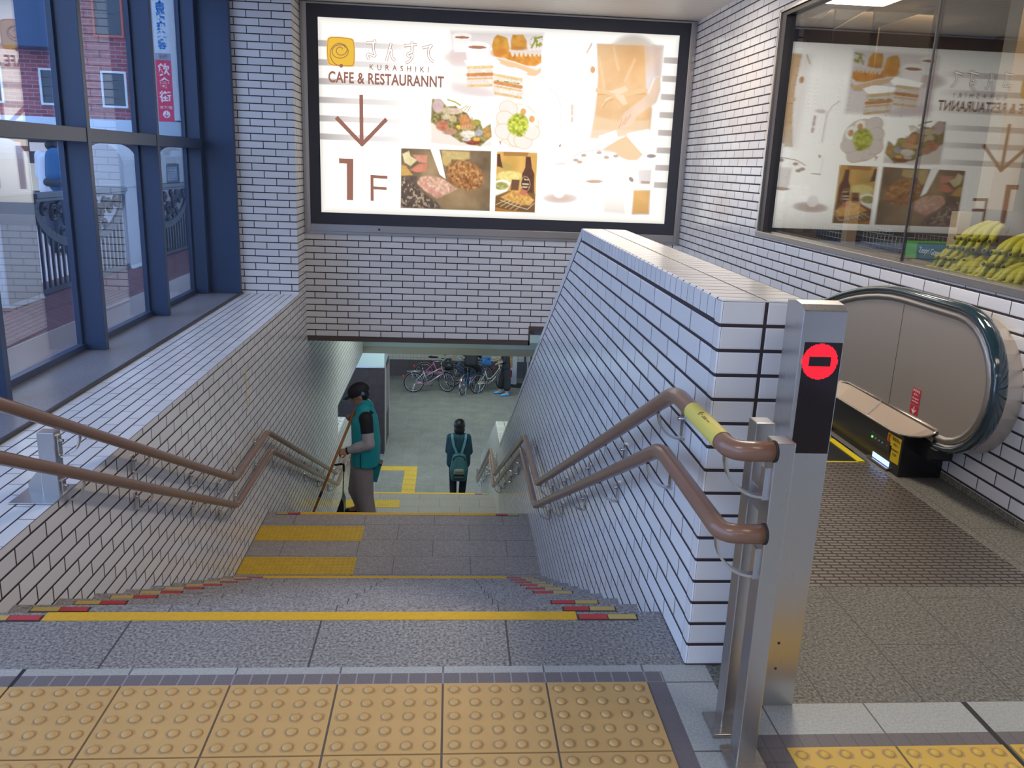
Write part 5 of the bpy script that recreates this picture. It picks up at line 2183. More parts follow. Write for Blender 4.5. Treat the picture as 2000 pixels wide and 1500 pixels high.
M_bs = mat('bike_silver', (.50, .48, .47), .35, .7)
M_bp_ = mat('bike_pink', (.62, .22, .42), .4)
M_bb = mat('bike_blue', (.04, .16, .34), .4)
M_bc = mat('bike_cream', (.55, .52, .42), .4)
bicycle('pink city bicycle parked behind the silver one', (-.28, 27.2, ZG), math.radians(3), M_bp_, 'step', 0, ('basket',))
bicycle('silver bicycle with a black cover over its front basket', (-.57, 25.9, ZG), math.radians(8), M_bs, 'diamond', -.75, ('carrier', 'blackbag'), M_bp_)
t_kid, Tk = bicycle('dark bicycle with a blue child seat half hidden behind the seated rider', (.68, 26.8, ZG), math.radians(197), M_bb, 'step', .2, ('carrier',))
b = B()
c = Tk((-.05, 0, .98))
b.box(c.x - .17, c.x + .17, c.y - .16, c.y + .16, c.z - .28, c.z - .20)
b.box(c.x - .20, c.x - .15, c.y - .17, c.y + .17, c.z - .28, c.z + .22)
b.box(c.x - .17, c.x + .15, c.y - .18, c.y - .14, c.z - .24, c.z + .02)
b.build('child_seat', mat('child_seat_blue', (.03, .20, .50), .4), t_kid, bevel=.02)
b = B()
b.box(c.x - .14, c.x - .06, c.y - .12, c.y + .12, c.z - .2, c.z + .14)
b.build('seat_pad', mat('child_pad', (.55, .42, .55), .7, noise=.4, scale=14), t_kid, bevel=.02)
bicycle('blue bicycle carrying the seated rider in black', (.66, 26.1, ZG), math.radians(68), M_bb, 'step', 0, ('basket',), None, -.06)
bicycle('cream step-through bicycle held by the person in blue shoes', (1.36, 26.15, ZG), math.radians(38), M_bc, 'step', .1, ('basket',))

# ---------------------------------------------------------------- people at the bicycles
M_pb = mat('cloth_black', (.010, .012, .014), .75, noise=.2, scale=10)
M_shoe = mat('shoe_blue', (.06, .42, .78), .5)


def bystander(label, loc, J, fwd, top, bottom, shoe, s=1., hairs=M_hair, top_name='shirt', low='trousers', sleeves=True, wide=None):
    P = thing('person', label, 'person', loc)
    o = V(loc)
    J = {k: o + V(v) * s for k, v in J.items()}
    bl = Blob()
    bl.chain([J['hip'], J['waist'], J['chest']], [.105 * s, .092 * s, .10 * s])
    bl.cone(J['sl'], .05 * s, J['sr'], .05 * s).cone(J['chest'], .06 * s, J['head'], .052 * s)
    f, l, u = head(bl, J['head'], fwd, s * .98)
    for q in 'lr':
        bl.chain([J['s' + q], J['e' + q], J['w' + q]], [.048 * s, .04 * s, .028 * s])
        hand(bl, J['w' + q], J['w' + q] - J['e' + q], (0, 0, -1), .8, s * .95, 1 if q == 'l' else -1)
        bl.chain([J['h' + q], J['k' + q], J['a' + q]], [.085 * s, .056 * s, .04 * s])
        bl.cone(J['a' + q], .04 * s, J['t' + q], .032 * s)
    body = bl.build('body', M_skin, P, .014, 3)
    eyes(J['head'], f, l, u, body, s)
    bl = Blob()
    w = V(J['sr'] - J['sl']) * .25
    for k in (-1, 0, 1):
        bl.chain([J['chest'] + w * k, J['waist'] + w * k, J['hip'] + w * k], [.115 * s, .122 * s, .13 * s])
    for q in 'lr':
        bl.chain([J['s' + q], J['e' + q]] + ([J['w' + q]] if sleeves else []), [.072 * s, .060 * s, .042 * s])
    bl.build(top_name, top, P, .014, 3)
    bl = Blob()
    for q in 'lr':
        bl.chain([J['h' + q], J['k' + q], J['a' + q].lerp(J['k' + q], .45 if wide else .2)], [.115 * s, (.115 if wide else .095) * s, (.12 if wide else .085) * s])
    bl.build(low, bottom, P, .014, 3)
    if wide:
        for q in 'lr':
            bl = Blob()
            bl.chain([J['k' + q], J['a' + q]], [.062 * s, .050 * s])
            bl.build('legging', wide, P, .012, 2)
    for q in 'lr':
        bl = Blob()
        d = (J['t' + q] - J['a' + q])
        bl.cone(J['a' + q] + V((0, 0, -.04 * s)) - d * .25, .042 * s, J['t' + q], .038 * s)
        bl.build('shoe', shoe, P, .012, 2)
    bl = Blob()
    rot = Matrix((f, l, u)).transposed()
    bl.ell(J['head'] + u * .032 * s - f * .016 * s, (.108 * s, .092 * s, .105 * s), rot).ell(J['head'] - u * .05 * s - f * .045 * s, (.07 * s, .085 * s, .075 * s), rot)
    bl.build('hair', hairs, P, .013, 2)
    return P


# rider on the blue bicycle, seen from behind, facing away
bystander('person in black sitting on the blue bicycle', (.70, 25.95, ZG), dict(hip=(0, 0, .97), waist=(.02, .03, 1.12), chest=(.03, .10, 1.36), head=(.05, .17, 1.66), sl=(-.16, .08, 1.42), sr=(.20, .06, 1.42), el=(-.20, .28, 1.18), er=(.29, .20, 1.16), wl=(-.05, .52, 1.06), wr=(.33, .46, 1.06), hl=(-.08, .02, .92), hr=(.09, .02, .92), kl=(-.10, .38, .66), kr=(.28, .30, .72), al=(-.12, .22, .20), ar=(.22, .20, .30), tl=(-.12, .36, .14), tr=(.25, .34, .24)), (.3, 1, -.1), M_pb, M_pb, M_pb)
# walker pushing the cream bicycle
bystander('person in black clothes and bright blue shoes beside the cream bicycle', (1.80, 25.62, ZG), dict(hip=(.03, .10, .93), waist=(.02, .10, 1.10), chest=(.0, .11, 1.34), head=(-.03, .12, 1.62), sl=(.0, -.05, 1.40), sr=(.0, .28, 1.40), el=(-.05, -.10, 1.15), er=(-.08, .34, 1.16), wl=(-.25, -.02, 1.06), wr=(-.28, .40, 1.06), hl=(.04, .02, .90), hr=(.02, .18, .90), kl=(.07, -.02, .50), kr=(-.06, .20, .50), al=(.06, -.06, .09), ar=(-.14, .22, .09), tl=(-.10, -.10, .045), tr=(-.30, .18, .045)), (-1, .05, -.1), M_pb, M_pb, M_shoe, sleeves=False, wide=mat('legging_grey', (.36, .31, .32), .7))

# ---------------------------------------------------------------- kiosk, standing signboard, dark bars
k = thing('kiosk', 'dark brown panelled kiosk with a pale top at the foot of the stairs', 'kiosk', (-2.4, 20.5, ZG))
b = B()
b.box(-3.2, -1.565, 19.82, 21.5, ZG + .05, -3.40)
b.build('panel_wall', stone('kiosk_brown', (.022, .015, .015), (.036, .025, .024), scale=6, bw=3, bh=.9, jw=.004, joint=(.03, .02, .02), dirt=.05, rough=.5), k)
b = B()
b.box(-3.2, -1.56, 19.81, 21.5, ZG, ZG + .05)
b.build('plinth', M_alu, k)
b = B()
b.box(-3.2, -1.555, 19.80, 21.5, -3.40, -2.5)
b.build('fascia', mat('kiosk_fascia', (.42, .52, .50), .3), k)
b = B()
b.box(-3.2, -1.553, 19.795, 21.5, -3.415, -3.385)
b.build('fascia_trim', M_alu, k)
b = B()
b.box(-1.566, -1.553, 20.1, 20.35, ZG + .05, -3.41)
b.box(-1.566, -1.553, 21.35, 21.5, ZG + .05, -3.41)
b.build('corner_post', mat('kiosk_post', (.40, .33, .27), .4), k)
b = B()
b.box(-1.566, -1.556, 20.4, 21.3, ZG + .9, -3.6)
b.build('side_panel', mat('kiosk_side', (.20, .155, .15), .5, noise=.1, scale=3), k)
# standing signboard behind the person in blue shoes
t = thing('standing_signboard', 'grey standing signboard with orange picture and red square', 'signboard', (2.1, 26.9, ZG))
b = B()
b.obox((2.12, 26.9, ZG + .75), (.14, -.05, 0), (.012, .034, 0), (0, 0, .70))
b.build('board', mat('board_grey', (.45, .48, .52), .4), t, bevel=.01)
b = B()
b.obox((2.045, 26.885, ZG + 1.0), (.065, -.023, 0), (.004, .011, 0), (0, 0, .38))
b.build('picture', mat('picture_orange', (.42, .20, .04), .5, noise=.5, scale=9), t)
b = B()
b.obox((2.05, 26.875, ZG + .42), (.055, -.019, 0), (.004, .011, 0), (0, 0, .115))
b.build('red_square', mat('sign_red', (.45, .015, .03), .5), t)
b = B()
b.obox((2.2, 26.85, ZG + .03), (.30, -.08, 0), (.06, .2, 0), (0, 0, .03))
b.build('foot', M_blk, t, bevel=.01)
g = thing('shutter_gate', 'dark folding gate bars at the right of the lower hall', 'gate', (2.6, 26.6, ZG))
for i in range(6):
    b = B()
    x = 2.46 + i * .105
    b.box(x, x + (.045 if i % 2 else .07), 26.5, 26.6, ZG, -2.6)
    b.build('bar', mat('gate_dark' if i % 2 == 0 else 'gate_pale', (.02, .028, .025) if i % 2 == 0 else (.32, .28, .26), .45), g)
t = thing('fire_box', 'small red box on the tiled wall behind the signboard', 'box', (2.62, 27.9, ZG + 1.0))
b = B()
b.box(2.50, 2.60, 27.86, 27.93, ZG + .92, ZG + 1.1)
b.build('box_body', mat('fire_red', (.5, .02, .02), .4), t, bevel=.01)

# ---------------------------------------------------------------- outside the left window: deck, plinth, fence, pillars
FXO = -3.7
M_pave = mat('outside_paving', (.62, .50, .48), .7, noise=.08, scale=1.5)
b = B()
b.rect(-30, -4.12, -10, 40, 0)
b.build('street', [M_pave], kind=S)
b = B()
b.box(-4.12, -3.30, -2, 30, -2, -.022)
b.build('plinth', [mat('plinth_pale', (.60, .50, .47), .7, noise=.18, scale=2.2)], kind=S)
b = B()
b.prism([(-3.31, -.02), (-3.34, .0), (-3.70, .13), (-4.1, .13), (-4.1, -.15), (-3.31, -.15)], lambda a, c, k: (a, k, c), -2, 30)
b.build('brick_coping', [tile('brick_coping', bw=.22, bh=.105, jv=.008, jh=.008, u0=0, v0=0, stagger=0, col=(.16, .055, .05), joint=(.09, .05, .05), rough=.6, var=.2)], kind=S)
M_wpil = mat('pillar_white', (.52, .53, .54), .55, noise=.04, scale=5)
M_iron = mat('iron_dark', (.022, .028, .03), .45)


def pillar(label, y0, y1, x0=-4.12, x1=-3.70):
    b = B()
    w_ = (x1 - x0)
    pts = [(x1 + .03, -.15), (x1 + .03, .10), (x1, .16), (x1, 1.30)]
    pts += [(x1 - w_ / 2 + w_ / 2 * math.cos(a), 1.30 + .22 * math.sin(a)) for a in [math.pi * i / 14 for i in range(1, 14)]]
    pts += [(x0, 1.30), (x0, -.15)]
    b.prism(pts, lambda a, c, k: (a, k, c), y0, y1)
    t = b.build('fence_pillar', M_wpil, bevel=.015)
    tag(t, label, 'pillar', 'white pillars of the outside fence')
    b = B()
    b.box(x0 - .012, x1 + .012, y0 - .012, y1 + .012, 1.045, 1.075)
    b.build('band', M_wpil, t, bevel=.006)
    return t


PILL = [(4.55, 5.15, 'white pillar of the outside fence nearest the camera'), (7.24, 7.85, 'white round-topped pillar outside the leftmost window pane'), (9.98, 10.45, 'white round-topped pillar outside the middle window pane'), (12.35, 12.8, 'white round-topped pillar outside the window pane beside the navy jamb')]
for a, c, lb in PILL[1:]:
    pillar(lb, a, c)


def railing(label, y0, y1):
    t = thing('iron_railing', label, 'railing', (FXO - .04, (y0 + y1) / 2, .13), 'ornate iron railings between the pillars')
    xc = FXO - .03
    b = B()
    b.box(xc - .07, xc + .06, y0, y1, 1.005, 1.05)
    b.box(xc - .05, xc + .045, y0, y1, .975, 1.005)
    b.build('cap_rail', mat('rail_cap', (.10, .12, .125), .4), t, bevel=.006)
    b = B()
    b.box(xc - .025, xc + .025, y0, y1, .15, .185)
    b.build('bottom_rail', M_iron, t)
    ym, hw_ = (y0 + y1) / 2, (y1 - y0) / 2
    arcz = lambda y: .96 - .42 * math.sqrt(max(0, 1 - ((y - ym) / (hw_ * .98)) ** 2))
    n_ = int((y1 - y0) / .105)
    for i in range(1, n_):
        y = y0 + (y1 - y0) * i / n_
        b = B()
        b.box(xc - .011, xc + .011, y - .012, y + .012, .18, arcz(y))
        b.build('baluster', M_iron, t)
    b = B()
    pts = [(xc, ym + hw_ * .96 * math.cos(a), .96 - .43 * math.sin(a)) for a in [math.pi * i / 26 for i in range(27)]]
    for p, q in zip(pts, pts[1:]):
        b.bar(p, q, .03, .085, (1, 0, 0)) if False else b.obox((V(p) + V(q)) / 2, (V(q) - V(p)) * .52, (.014, 0, 0), (V(q) - V(p)).cross(V((1, 0, 0))).normalized() * .042)
    b.build('swag', M_iron, t)
    sc = B()
    for k, (dy, z, r, sg) in enumerate(((-.80, .90, .06, 1), (.80, .90, .06, -1), (-.50, .90, .06, -1), (.50, .90, .06, 1), (-.08, .60, .06, 1), (.10, .60, .06, -1), (-.48, .68, .05, 1), (.48, .68, .05, -1), (-.62, .86, .085, 1), (-.38, .80, .10, -1), (-.14, .72, .11, 1), (.14, .72, .11, -1), (.38, .80, .10, 1), (.62, .86, .085, -1), (0, .88, .07, 1), (-.27, .92, .05, 1), (.27, .92, .05, -1), (-.30, .66, .06, 1), (.30, .66, .06, -1))):
        cyy = ym + dy * hw_
        rr = r * min(1, hw_ / 1.0)
        pts = [(xc, cyy + sg * rr * (1 - .72 * i / 22) * math.cos(4.2 * math.pi * .5 * i / 11), z + rr * (1 - .72 * i / 22) * math.sin(4.2 * math.pi * .5 * i / 11)) for i in range(23)]
        sc.tube(pts, .019, 6)
    sc.build('scroll', M_iron, t)


railing('ornate iron railing left of the first white pillar outside', 5.15, 7.24) if False else None
railing('ornate iron railing outside the leftmost window pane, between two white pillars', 7.85, 9.98)
railing('ornate iron railing outside the pane beside the navy jamb', 10.45, 12.35)
t = thing('lattice_panel', 'small blue and white lattice panel on the railing cap outside', 'panel', (-3.76, 11.86, 1.05))
b = B()
ring(b, 11.63, 12.09, 1.07, 1.27, 11.61, 12.11, 1.05, 1.29, -3.78, -3.75)
for v in b.bm.verts:
    v.co = V((v.co.y, v.co.x, v.co.z))
b.build('frame', M_iron, t)
b = B()
b.box(-3.772, -3.76, 11.63, 12.09, 1.07, 1.27)
b.build('backing', mat('lattice_blue', (.20, .36, .55), .5), t)
b = B()
for k in range(-4, 11):
    y = 11.63 + k * .046
    for s_ in (1, -1):
        p = [(-3.757, y if s_ > 0 else y + .15, 1.07), (-3.757, y + .15 if s_ > 0 else y, 1.27)]
        ya_, yb_ = p[0][1], p[1][1]
        if min(ya_, yb_) >= 11.63 and max(ya_, yb_) <= 12.09:
            b.bar(p[0], p[1], .010, .006, (1, 0, 0))
b.build('lattice', M_wpil, t)
t = thing('planter_stand', 'white scroll-edged stand on the railing cap outside', 'stand', (-3.8, 11.45, 1.05))
b = B()
b.prism([(11.34, 1.05), (11.58, 1.05), (11.58, 1.38), (11.54, 1.43), (11.46, 1.45), (11.38, 1.42), (11.36, 1.3)], fx, -3.9, -3.74)
b.build('side_board', M_wpil, t, bevel=.012)
b = B()
b.prism([(12.0, 1.30), (12.12, 1.30), (12.12, 1.05), (12.3, 1.05), (12.3, 1.48), (12.24, 1.40), (12.12, 1.40), (12.02, 1.40)], fx, -3.9, -3.74)
b.build('side_board', M_wpil, t, bevel=.012)

# ---------------------------------------------------------------- brick building across the street
bd = thing('brick_building', 'red brick building across the street with white framed windows', 'building', (-9, 17, 0))
yb_ = 16.2
M_brick = tile('red_brick', bw=.21, bh=.07, jv=.012, jh=.012, u0=0, v0=0, col=(.32, .085, .09), joint=(.42, .28, .28), rough=.75, var=.25)
b = B()
b.box(-16, -3.0, yb_, yb_ + 6, 1.95, 9)
b.build('wall', [M_brick], bd)
b = B()
b.box(-16, -3.0, yb_ - .9, yb_ + 6, 1.72, 1.95)
b.build('canopy', mat('canopy_pale', (.55, .68, .80), .5), bd)
b = B()
b.box(-16, -3.0, yb_ + .6, yb_ + 6, 0, 1.72)
b.build('shop_front', mat('shopfront_dark', (.10, .075, .085), .5, noise=.5, scale=1.4), bd)
M_wf = mat('building_window_frame', (.74, .78, .80), .5)
M_wg = mat('building_window_glass', (.06, .075, .085), .12)
for x0, x1, z0, z1, fm_ in ((-6.26, -5.82, 2.18, 2.80, M_wf), (-7.32, -6.78, 2.18, 2.80, M_wf), (-8.5, -7.95, 2.18, 2.80, M_wf), (-6.32, -5.80, 3.36, 4.9, mat('window_frame_red', (.55, .13, .08), .5)), (-8.6, -8.0, 3.36, 4.9, M_wf)):
    b = B()
    ring(b, x0 + .035, x1 - .035, z0 + .035, z1 - .035, x0, x1, z0, z1, yb_ - .04, yb_ + .01)
    w_ = b.build('window_frame', fm_, bd)
    b = B()
    b.box(x0 + .035, x1 - .035, yb_ - .012, yb_ - .002, z0 + .035, z1 - .035)
    b.build('pane', M_wg, w_)
    b = B()
    for k in range(1, 4):
        z = z0 + (z1 - z0) * k / 4
        b.box(x0 + .035, x1 - .16, yb_ - .016, yb_ - .011, z - .006, z + .006)
    b.build('blind', M_iron, w_)
b = B()
b.cyl((-5.62, yb_ - .06, 1.95), (-5.62, yb_ - .06, 9), .05, 12)
b.build('downpipe', M_wf, bd)
b = B()
b.box(-4.86, -4.72, yb_ - .55, yb_, 1.99, 9)
b.build('duct', M_wf, bd)
# lit shop boards under the canopy
for i, (x, z, w_, h, c) in enumerate(((-8.3, 1.45, .5, .16, (.75, .35, .25)), (-7.65, 1.45, .45, .16, (.7, .7, .72)), (-7.1, 1.42, .30, .14, (.75, .3, .4)), (-8.0, .9, .7, .5, (.55, .5, .4)))):
    b = B()
    b.box(x - w_ / 2, x + w_ / 2, yb_ + .55, yb_ + .6, z - h / 2, z + h / 2)
    b.build('shop_board', mat('shop_board_%d' % i, c, .5, emit=c, estr=.5), bd)
# blue fascia sign, upper left
t = thing('fascia_sign', 'dark blue box sign on the brick wall at the upper left', 'sign', (-7.35, yb_ - .2, 3.2))
b = B()
b.box(-7.75, -6.75, yb_ - .5, yb_, 3.10, 4.4)
b.build('sign_box', mat('sign_navy', (.018, .06, .14), .4), t, bevel=.01)
# vertical signboard
vs_ = thing('vertical_signboard', 'tall vertical signboard, white with blue letters above a red restaurant street panel', 'signboard', (-5.02, yb_ - .3, 1.95))
yv = yb_ - .42
b = B()
b.box(-5.19, -4.87, yv, yv + .2, 1.93, 5.6)
b.build('cabinet', mat('sign_cabinet', (.45, .46, .50), .5), vs_, bevel=.01)
b = B()
b.box(-5.165, -4.895, yv - .006, yv, 3.10, 5.55)
wp_ = b.build('white_panel', mat('sign_white_panel', (.62, .72, .80), .4, emit=(.55, .7, .85), estr=.25), vs_)
b = B()
b.box(-5.165, -4.895, yv - .006, yv, 1.96, 2.985)
rp_ = b.build('red_panel', mat('sign_red_panel', (.62, .03, .09), .4, emit=(.7, .04, .12), estr=.35), vs_)
M_blu = mat('sign_blue_letter', (.01, .22, .62), .5)
M_wl = mat('sign_white_letter', (.85, .8, .85), .5, emit=(.9, .85, .9), estr=.3)
z = 4.02
for ch in '楽・書籍・理美容':
    text('letter', ch, .15, (-5.03, yv - .008, z), (1, 0, 0), (0, 0, 1), M_blu, wp_, bold=.006)
    z -= .075 if ch == '・' else .142
    if ch in '楽籍':
        z += .033
text('letter', 'B1F', .085, (-5.03, yv - .008, 3.042), (1, 0, 0), (0, 0, 1), mat('sign_grey_letter', (.30, .14, .20), .5), vs_)
for i, ch in enumerate('飲食街'):
    text('letter', ch, .20, (-5.03, yv - .008, 2.82 - .225 * i), (1, 0, 0), (0, 0, 1), M_wl, rp_, bold=.004)
text('letter', '地下1階', .062, (-5.03, yv - .008, 2.20), (1, 0, 0), (0, 0, 1), M_wl, rp_)
b = B()
b.cyl((-5.03, yv - .008, 2.09), (-5.03, yv - .006, 2.09), .062, 24)
rd_ = b.build('roundel', M_wl, rp_)
M_rdk = mat('sign_red_mark', (.55, .03, .08), .5)
b = B()
b.box(-5.036, -5.024, yv - .010, yv - .008, 2.045, 2.135)
for s_ in (-1, 1):
    b.bar((-5.03, yv - .0095, 2.045), (-5.03 + s_ * .035, yv - .0095, 2.085), .012, .002, (0, 1, 0))
b.build('roundel_arrow', M_rdk, rp_)
# people on the deck outside
M_wtee = mat('tee_white', (.62, .66, .72), .7)
M_jean = mat('jeans_dark', (.03, .04, .06), .7)
Js = dict(hip=(0, 0, .90), waist=(0, 0, 1.05), chest=(0, 0, 1.28), head=(.02, .02, 1.53), sl=(-.16, 0, 1.34), sr=(.16, 0, 1.34), el=(-.20, .03, 1.08), er=(.20, .03, 1.08), wl=(-.16, .18, .92), wr=(.16, .18, .92), hl=(-.08, 0, .86), hr=(.08, 0, .86), kl=(-.08, .02, .47), kr=(.08, .02, .47), al=(-.08, 0, .09), ar=(.08, 0, .09), tl=(-.09, .16, .045), tr=(.09, .16, .045))
bystander('person in white shirt walking on the deck outside with a blue rucksack', (-5.45, 12.2, 0), Js, (.3, 1, 0), M_wtee, M_jean, M_pb)
t = thing('rucksack', 'blue rucksack on the person in the white shirt outside', 'rucksack', (-5.36, 12.03, .9))
bl = Blob()
bl.chain([V((-5.33, 12.0, 1.33)), V((-5.31, 11.98, 1.10)), V((-5.32, 12.0, .98))], [.12, .15, .12])
bl.build('pack', mat('rucksack_blue', (.01, .10, .24), .6, noise=.2, scale=12), t, .014, 3)
bl = Blob()
bl.cone(V((-5.40, 11.89, 1.0)), .06, V((-5.24, 11.89, 1.0)), .06)
bl.build('pocket', mat('rucksack_dark', (.02, .03, .04), .6), t, .014, 2)
bystander('person in dark clothes outside, half hidden by the window mullion', (-5.2, 13.2, 0), Js, (-1, .2, 0), M_jean, M_jean, M_pb)
t = thing('shoulder_bag', 'pink bag carried by the person in dark clothes outside', 'bag', (-5.12, 13.05, 1.0))
bl = Blob()
bl.cone(V((-5.14, 13.06, 1.12)), .07, V((-5.11, 13.06, .98)), .09)
bl.build('pouch', mat('bag_pink', (.62, .08, .25), .5), t, .014, 2)
b = B()
b.tube([(-5.17, 13.05, 1.18), (-5.19, 13.12, 1.40), (-5.14, 13.06, 1.16)], .010, 6)
b.build('strap', M_pb, t)
bystander('person in tan top far outside beyond the lattice panel', (-4.85, 15.1, 0), {k: (v[0], v[1], v[2] * .94) for k, v in Js.items()}, (0, 1, 0), mat('top_tan', (.50, .34, .26), .7), M_jean, M_pb)

# ---------------------------------------------------------------- shop behind the right window
SXB, SYB = 5.7, 9.1
b = B()
b.box(SXB, SXB + .1, -2, SYB + .1, 0, 2.96)
b.box(XW + .2, SXB, SYB, SYB + .1, 0, 2.96)
b.build('wall_shop', [mat('shop_wall', (.36, .27, .19), .6, noise=.15, scale=1.2)], kind=S)
b = B()
b.rect(XW + .2, SXB, -2, SYB, .02)
b.build('floor_shop', [mat('shop_floor', (.28, .22, .17), .4)], kind=S)
area('shop_lamp', (4.3, 5.0, 2.9), (1.4, .5), 9, (1, .80, .55))
area('shop_lamp', (4.0, 8.0, 2.9), (1.4, .5), 5, (1, .80, .55))
M_lw = mat('light_wood', (.50, .34, .20), .5, noise=.12, scale=7)
M_lw2 = mat('kraft_board', (.46, .34, .22), .7, noise=.06, scale=3)
dsp = thing('display_shelf', 'light wooden produce display along the shop window', 'shelf', (2.95, 5, .9))
b = B()
b.box(XW + .07, 3.45, 2.0, 7.2, .955, .985)
b.build('shelf_board', M_lw, dsp)
b = B()
b.box(XW + .08, XW + .10, 2.0, 7.0, .30, .955)
b.build('shelf_front', M_lw, dsp)
b = B()
b.box(XW + .10, XW + .12, 4.62, 6.6, .985, 1.03)
b.build('shelf_lip', M_lw, dsp)
for y in (4.60, 5.92, 7.05):
    b = B()
    b.box(2.83, 2.90, y - .04, y + .04, .985, 1.30)
    b.build('upright', M_lw, dsp)
b = B()
b.box(3.40, 3.44, 2.0, 7.1, .985, 1.30)
b.build('back_board', mat('dark_wood', (.12, .07, .045), .6), dsp)
# bananas
M_ban = mat('banana_yellow', (.46, .40, .035), .45, noise=.12, scale=16)
M_btip = mat('banana_tip', (.10, .07, .02), .7)


def bunch(label, c, ang, n, tilt=0.):
    c = V(c)
    t = thing('banana_bunch', label, 'bananas', c, 'bananas heaped behind the shop window')
    cr = V((0, 0, .055))
    for i in range(n):
        sp_a = (i - (n - 1) / 2) * .20
        a = ang + sp_a
        d = V((math.cos(a), math.sin(a), 0))
        pts, rs = [], []
        for k in range(9):
            q = k / 8
            h = .075 * math.sin(math.pi * (.15 + .85 * q)) - .035 * q + .012 * (i % 2) + tilt * q
            pts.append(c + d * (.02 + .235 * q) + V((0, 0, .022 + max(0, h))))
            rs.append(.0235 * (.45 + .55 * min(1, q * 4)) if q < .3 else .0235 * (1 if q < .85 else .55))
        b = B()
        b.tube(pts, .019, 8, rs=rs)
        bb2 = b.build('banana', M_ban, t)
        b = B()
        b.ell(pts[-1], (.009, .009, .009), 8, 6)
        b.build('tip', M_btip, bb2)
    b = B()
    b.cyl(c + cr, c + cr + V((0, 0, .03)), .02, 8)
    b.build('stalk', M_btip, t)


k = 0
names = ['bottom of the left heap at its far end', 'bottom of the left heap towards the camera', 'second layer of the left heap', 'third layer of the left heap', 'top of the left heap under the window reflection', 'bottom of the right heap', 'second layer of the right heap', 'top of the right heap at the edge of the photo', 'bottom of the right heap cut by the photo edge']
for (y, x, z, a, n_) in ((4.28, 2.86, .985, 205, 5), (4.10, 2.86, .985, 200, 5), (4.22, 2.88, 1.045, 195, 5), (4.18, 2.90, 1.105, 205, 5), (4.14, 2.92, 1.155, 200, 5), (3.90, 2.85, .985, 205, 5), (3.88, 2.88, 1.055, 215, 5), (3.84, 2.90, 1.115, 210, 5), (3.72, 2.85, .985, 200, 5)):
    bunch('banana bunch, ' + names[k], (x - .03, y + .10, z), math.radians(a), n_)
    k += 1
# kiwi carton
t = thing('fruit_carton', 'green and teal fruit carton lying on the shelf behind the window', 'carton', (3.0, 4.98, .985))
b = B()
b.box(2.90, 3.2, 4.78, 5.20, .986, 1.085)
b.build('carton_body', mat('carton_teal', (.012, .10, .13), .5), t, bevel=.004)
b = B()
b.box(2.898, 3.2, 5.06, 5.203, .985, 1.087)
b.build('carton_end', mat('carton_green', (.10, .42, .04), .5), t, bevel=.004)
text('lettering', 'Zespri Green', .052, (2.8985, 4.91, 1.045), (0, -1, 0), (0, 0, 1), mat('carton_white', (.75, .8, .78), .5), t, sx=.85)
# wire baskets
M_wire = mat('basket_wire', (.45, .45, .45), .35, .8)


def wire_basket(label, x0, x1, y0, y1, z0, z1):
    t = thing('wire_basket', label, 'basket', ((x0 + x1) / 2, (y0 + y1) / 2, z0), 'wire baskets on the display shelf')
    b = B()
    for z in np.linspace(z0 + .004, z1, 4):
        b.tube([(x0, y0, z), (x1, y0, z), (x1, y1, z), (x0, y1, z)], .003, 5, closed=True)
    b.build('hoop', M_wire, t)
    b = B()
    for y in np.arange(y0, y1 + .001, .05):
        for x in (x0, x1):
            b.cyl((x, y, z0), (x, y, z1), .002, 5)
        b.cyl((x0, y, z0 + .003), (x1, y, z0 + .003), .002, 5)
    b.build('upright_wire', M_wire, t)
    b = B()
    b.box(x0 + .02, x1 - .02, y0 + .02, y1 - .02, z0 + .01, z0 + (z1 - z0) * .6)
    tag(b.build('produce_bag', mat('produce_dark', (.05, .06, .07), .4, noise=.6, scale=18, bump=.5), bevel=.03), label.replace('wire basket', 'dark plastic bag of produce in the wire basket'), 'bag')


wire_basket('wire basket left of the wooden shelf upright', 2.86, 3.25, 6.02, 6.55, .986, 1.10)
wire_basket('wire basket right of the wooden shelf upright', 2.92, 3.30, 5.26, 5.84, .986, 1.10)
t = thing('white_dispenser', 'white dispenser machine standing behind the shop window', 'dispenser', (3.12, 7.65, .0))
b = B()
b.box(3.02, 3.24, 7.6, 7.95, .0, 1.36)
b.build('casing', mat('casing_white', (.66, .66, .62), .4), t, bevel=.015)
b = B()
b.box(3.06, 3.20, 7.592, 7.602, 1.10, 1.26)
b.build('door_panel', mat('casing_panel', (.52, .52, .50), .4), t, bevel=.004)
b = B()
b.box(3.01, 3.25, 7.59, 7.95, 1.30, 1.37)
b.build('lid', mat('casing_white', (.66, .66, .62), .4), t, bevel=.01)
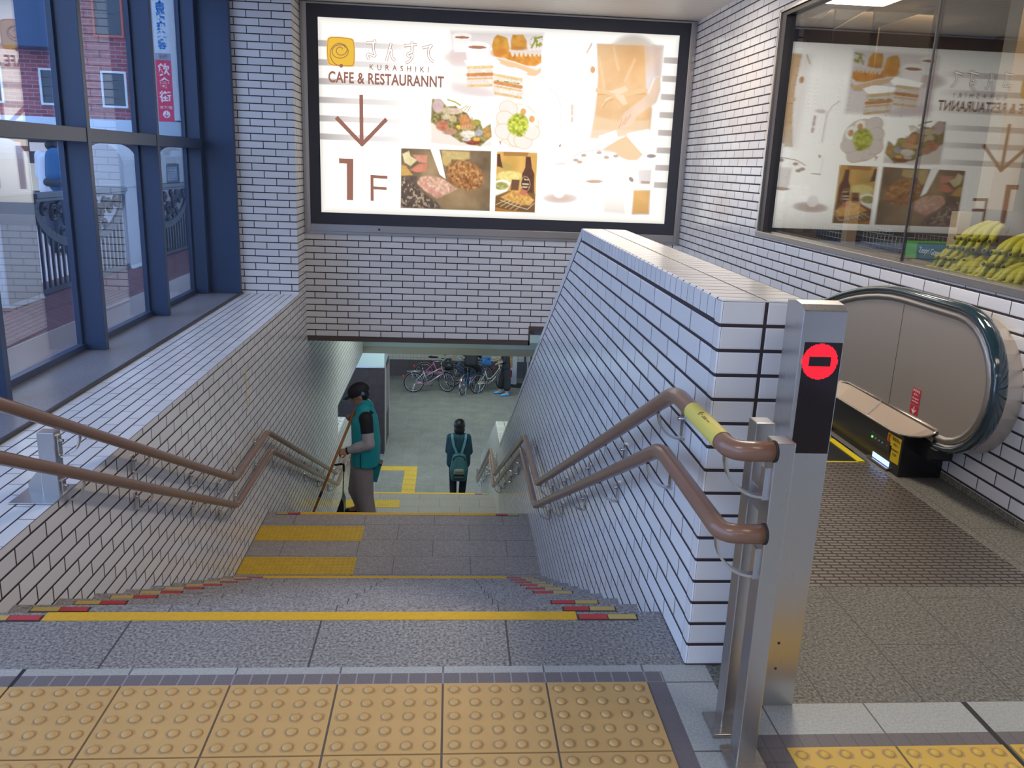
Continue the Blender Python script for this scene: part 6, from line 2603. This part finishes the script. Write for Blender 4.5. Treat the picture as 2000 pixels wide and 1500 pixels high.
# kraft boards hanging above the shelves
for i, (xa, xb, za, zb) in enumerate(((3.15, 3.36, 2.74, 2.92), (3.38, 3.72, 2.74, 2.95), (3.80, 4.28, 2.78, 2.955))):
    b = B()
    b.prism([(xa, 1.75), (xb, 1.75), (xb, zb), (xa, za)], lambda a, c, q: (a, q, c), 7.80, 7.83)
    o = b.build('kraft_board', M_lw2)
    tag(o, ('narrow kraft board with a slanted top hanging inside the shop', 'middle kraft board with a slanted top hanging inside the shop', 'widest kraft board hanging inside the shop')[i], 'board', 'kraft boards inside the shop')
    b = B()
    for q in range(2):
        for r in range(9):
            xq = xa + (xb - xa) * (.35 + .3 * q)
            b.box(xq - .010, xq + .010, 7.797, 7.8, 2.30 - r * .035, 2.32 - r * .035)
    b.build('print', mat('board_print', (.16, .11, .07), .7), o)
t = thing('wooden_post', 'bright wooden post inside the shop at the right edge of the photo', 'post', (3.66, 5.5, 0))
b = B()
b.box(3.60, 3.78, 5.5, 5.64, .02, 2.96)
b.build('shaft', M_lw, t)
b = B()
b.box(3.58, 3.80, 5.48, 5.66, .02, .14)
b.build('foot', M_lw, t)
t = thing('kitchen_scale', 'white kitchen scale behind the bananas', 'scale', (3.45, 4.95, 1.0))
b = B()
b.box(3.46, 3.72, 4.85, 5.1, .95, 1.16)
b.build('body', mat('casing_white', (.66, .66, .62), .4), t, bevel=.02)
b = B()
b.box(3.49, 3.69, 4.842, 4.852, 1.05, 1.12)
b.build('display', mat('scale_display', (.25, .30, .28), .3), t)
b = B()
b.box(3.44, 3.74, 4.83, 5.12, 1.17, 1.185)
b.build('tray', M_alu, t, bevel=.004)
t = thing('counter', 'low dark counter inside the shop behind the display', 'counter', (3.8, 5, 0))
b = B()
b.box(3.46, 4.1, 3.0, 5.45, .02, .93)
b.build('cabinet', mat('dark_wood', (.12, .07, .045), .6), t)
b = B()
b.box(3.455, 4.15, 2.95, 5.46, .93, .95)
b.build('top', M_lw, t)
t = thing('red_bowl', 'red bowl standing on the counter inside the shop', 'bowl', (3.6, 5.28, .95))
b = B()
b.lathe([(0, .0), (.06, 0), (.07, .02), (.14, .12), (.15, .16), (.14, .16), (.06, .03), (0, .028)], (3.62, 5.28, .951), 20)
b.build('bowl_body', mat('bowl_red', (.55, .04, .08), .4), t)
b = B()
b.ell((3.62, 5.28, 1.12), (.13, .13, .16), 14, 10)
b.build('contents', mat('contents_pink', (.60, .10, .14), .6), t)
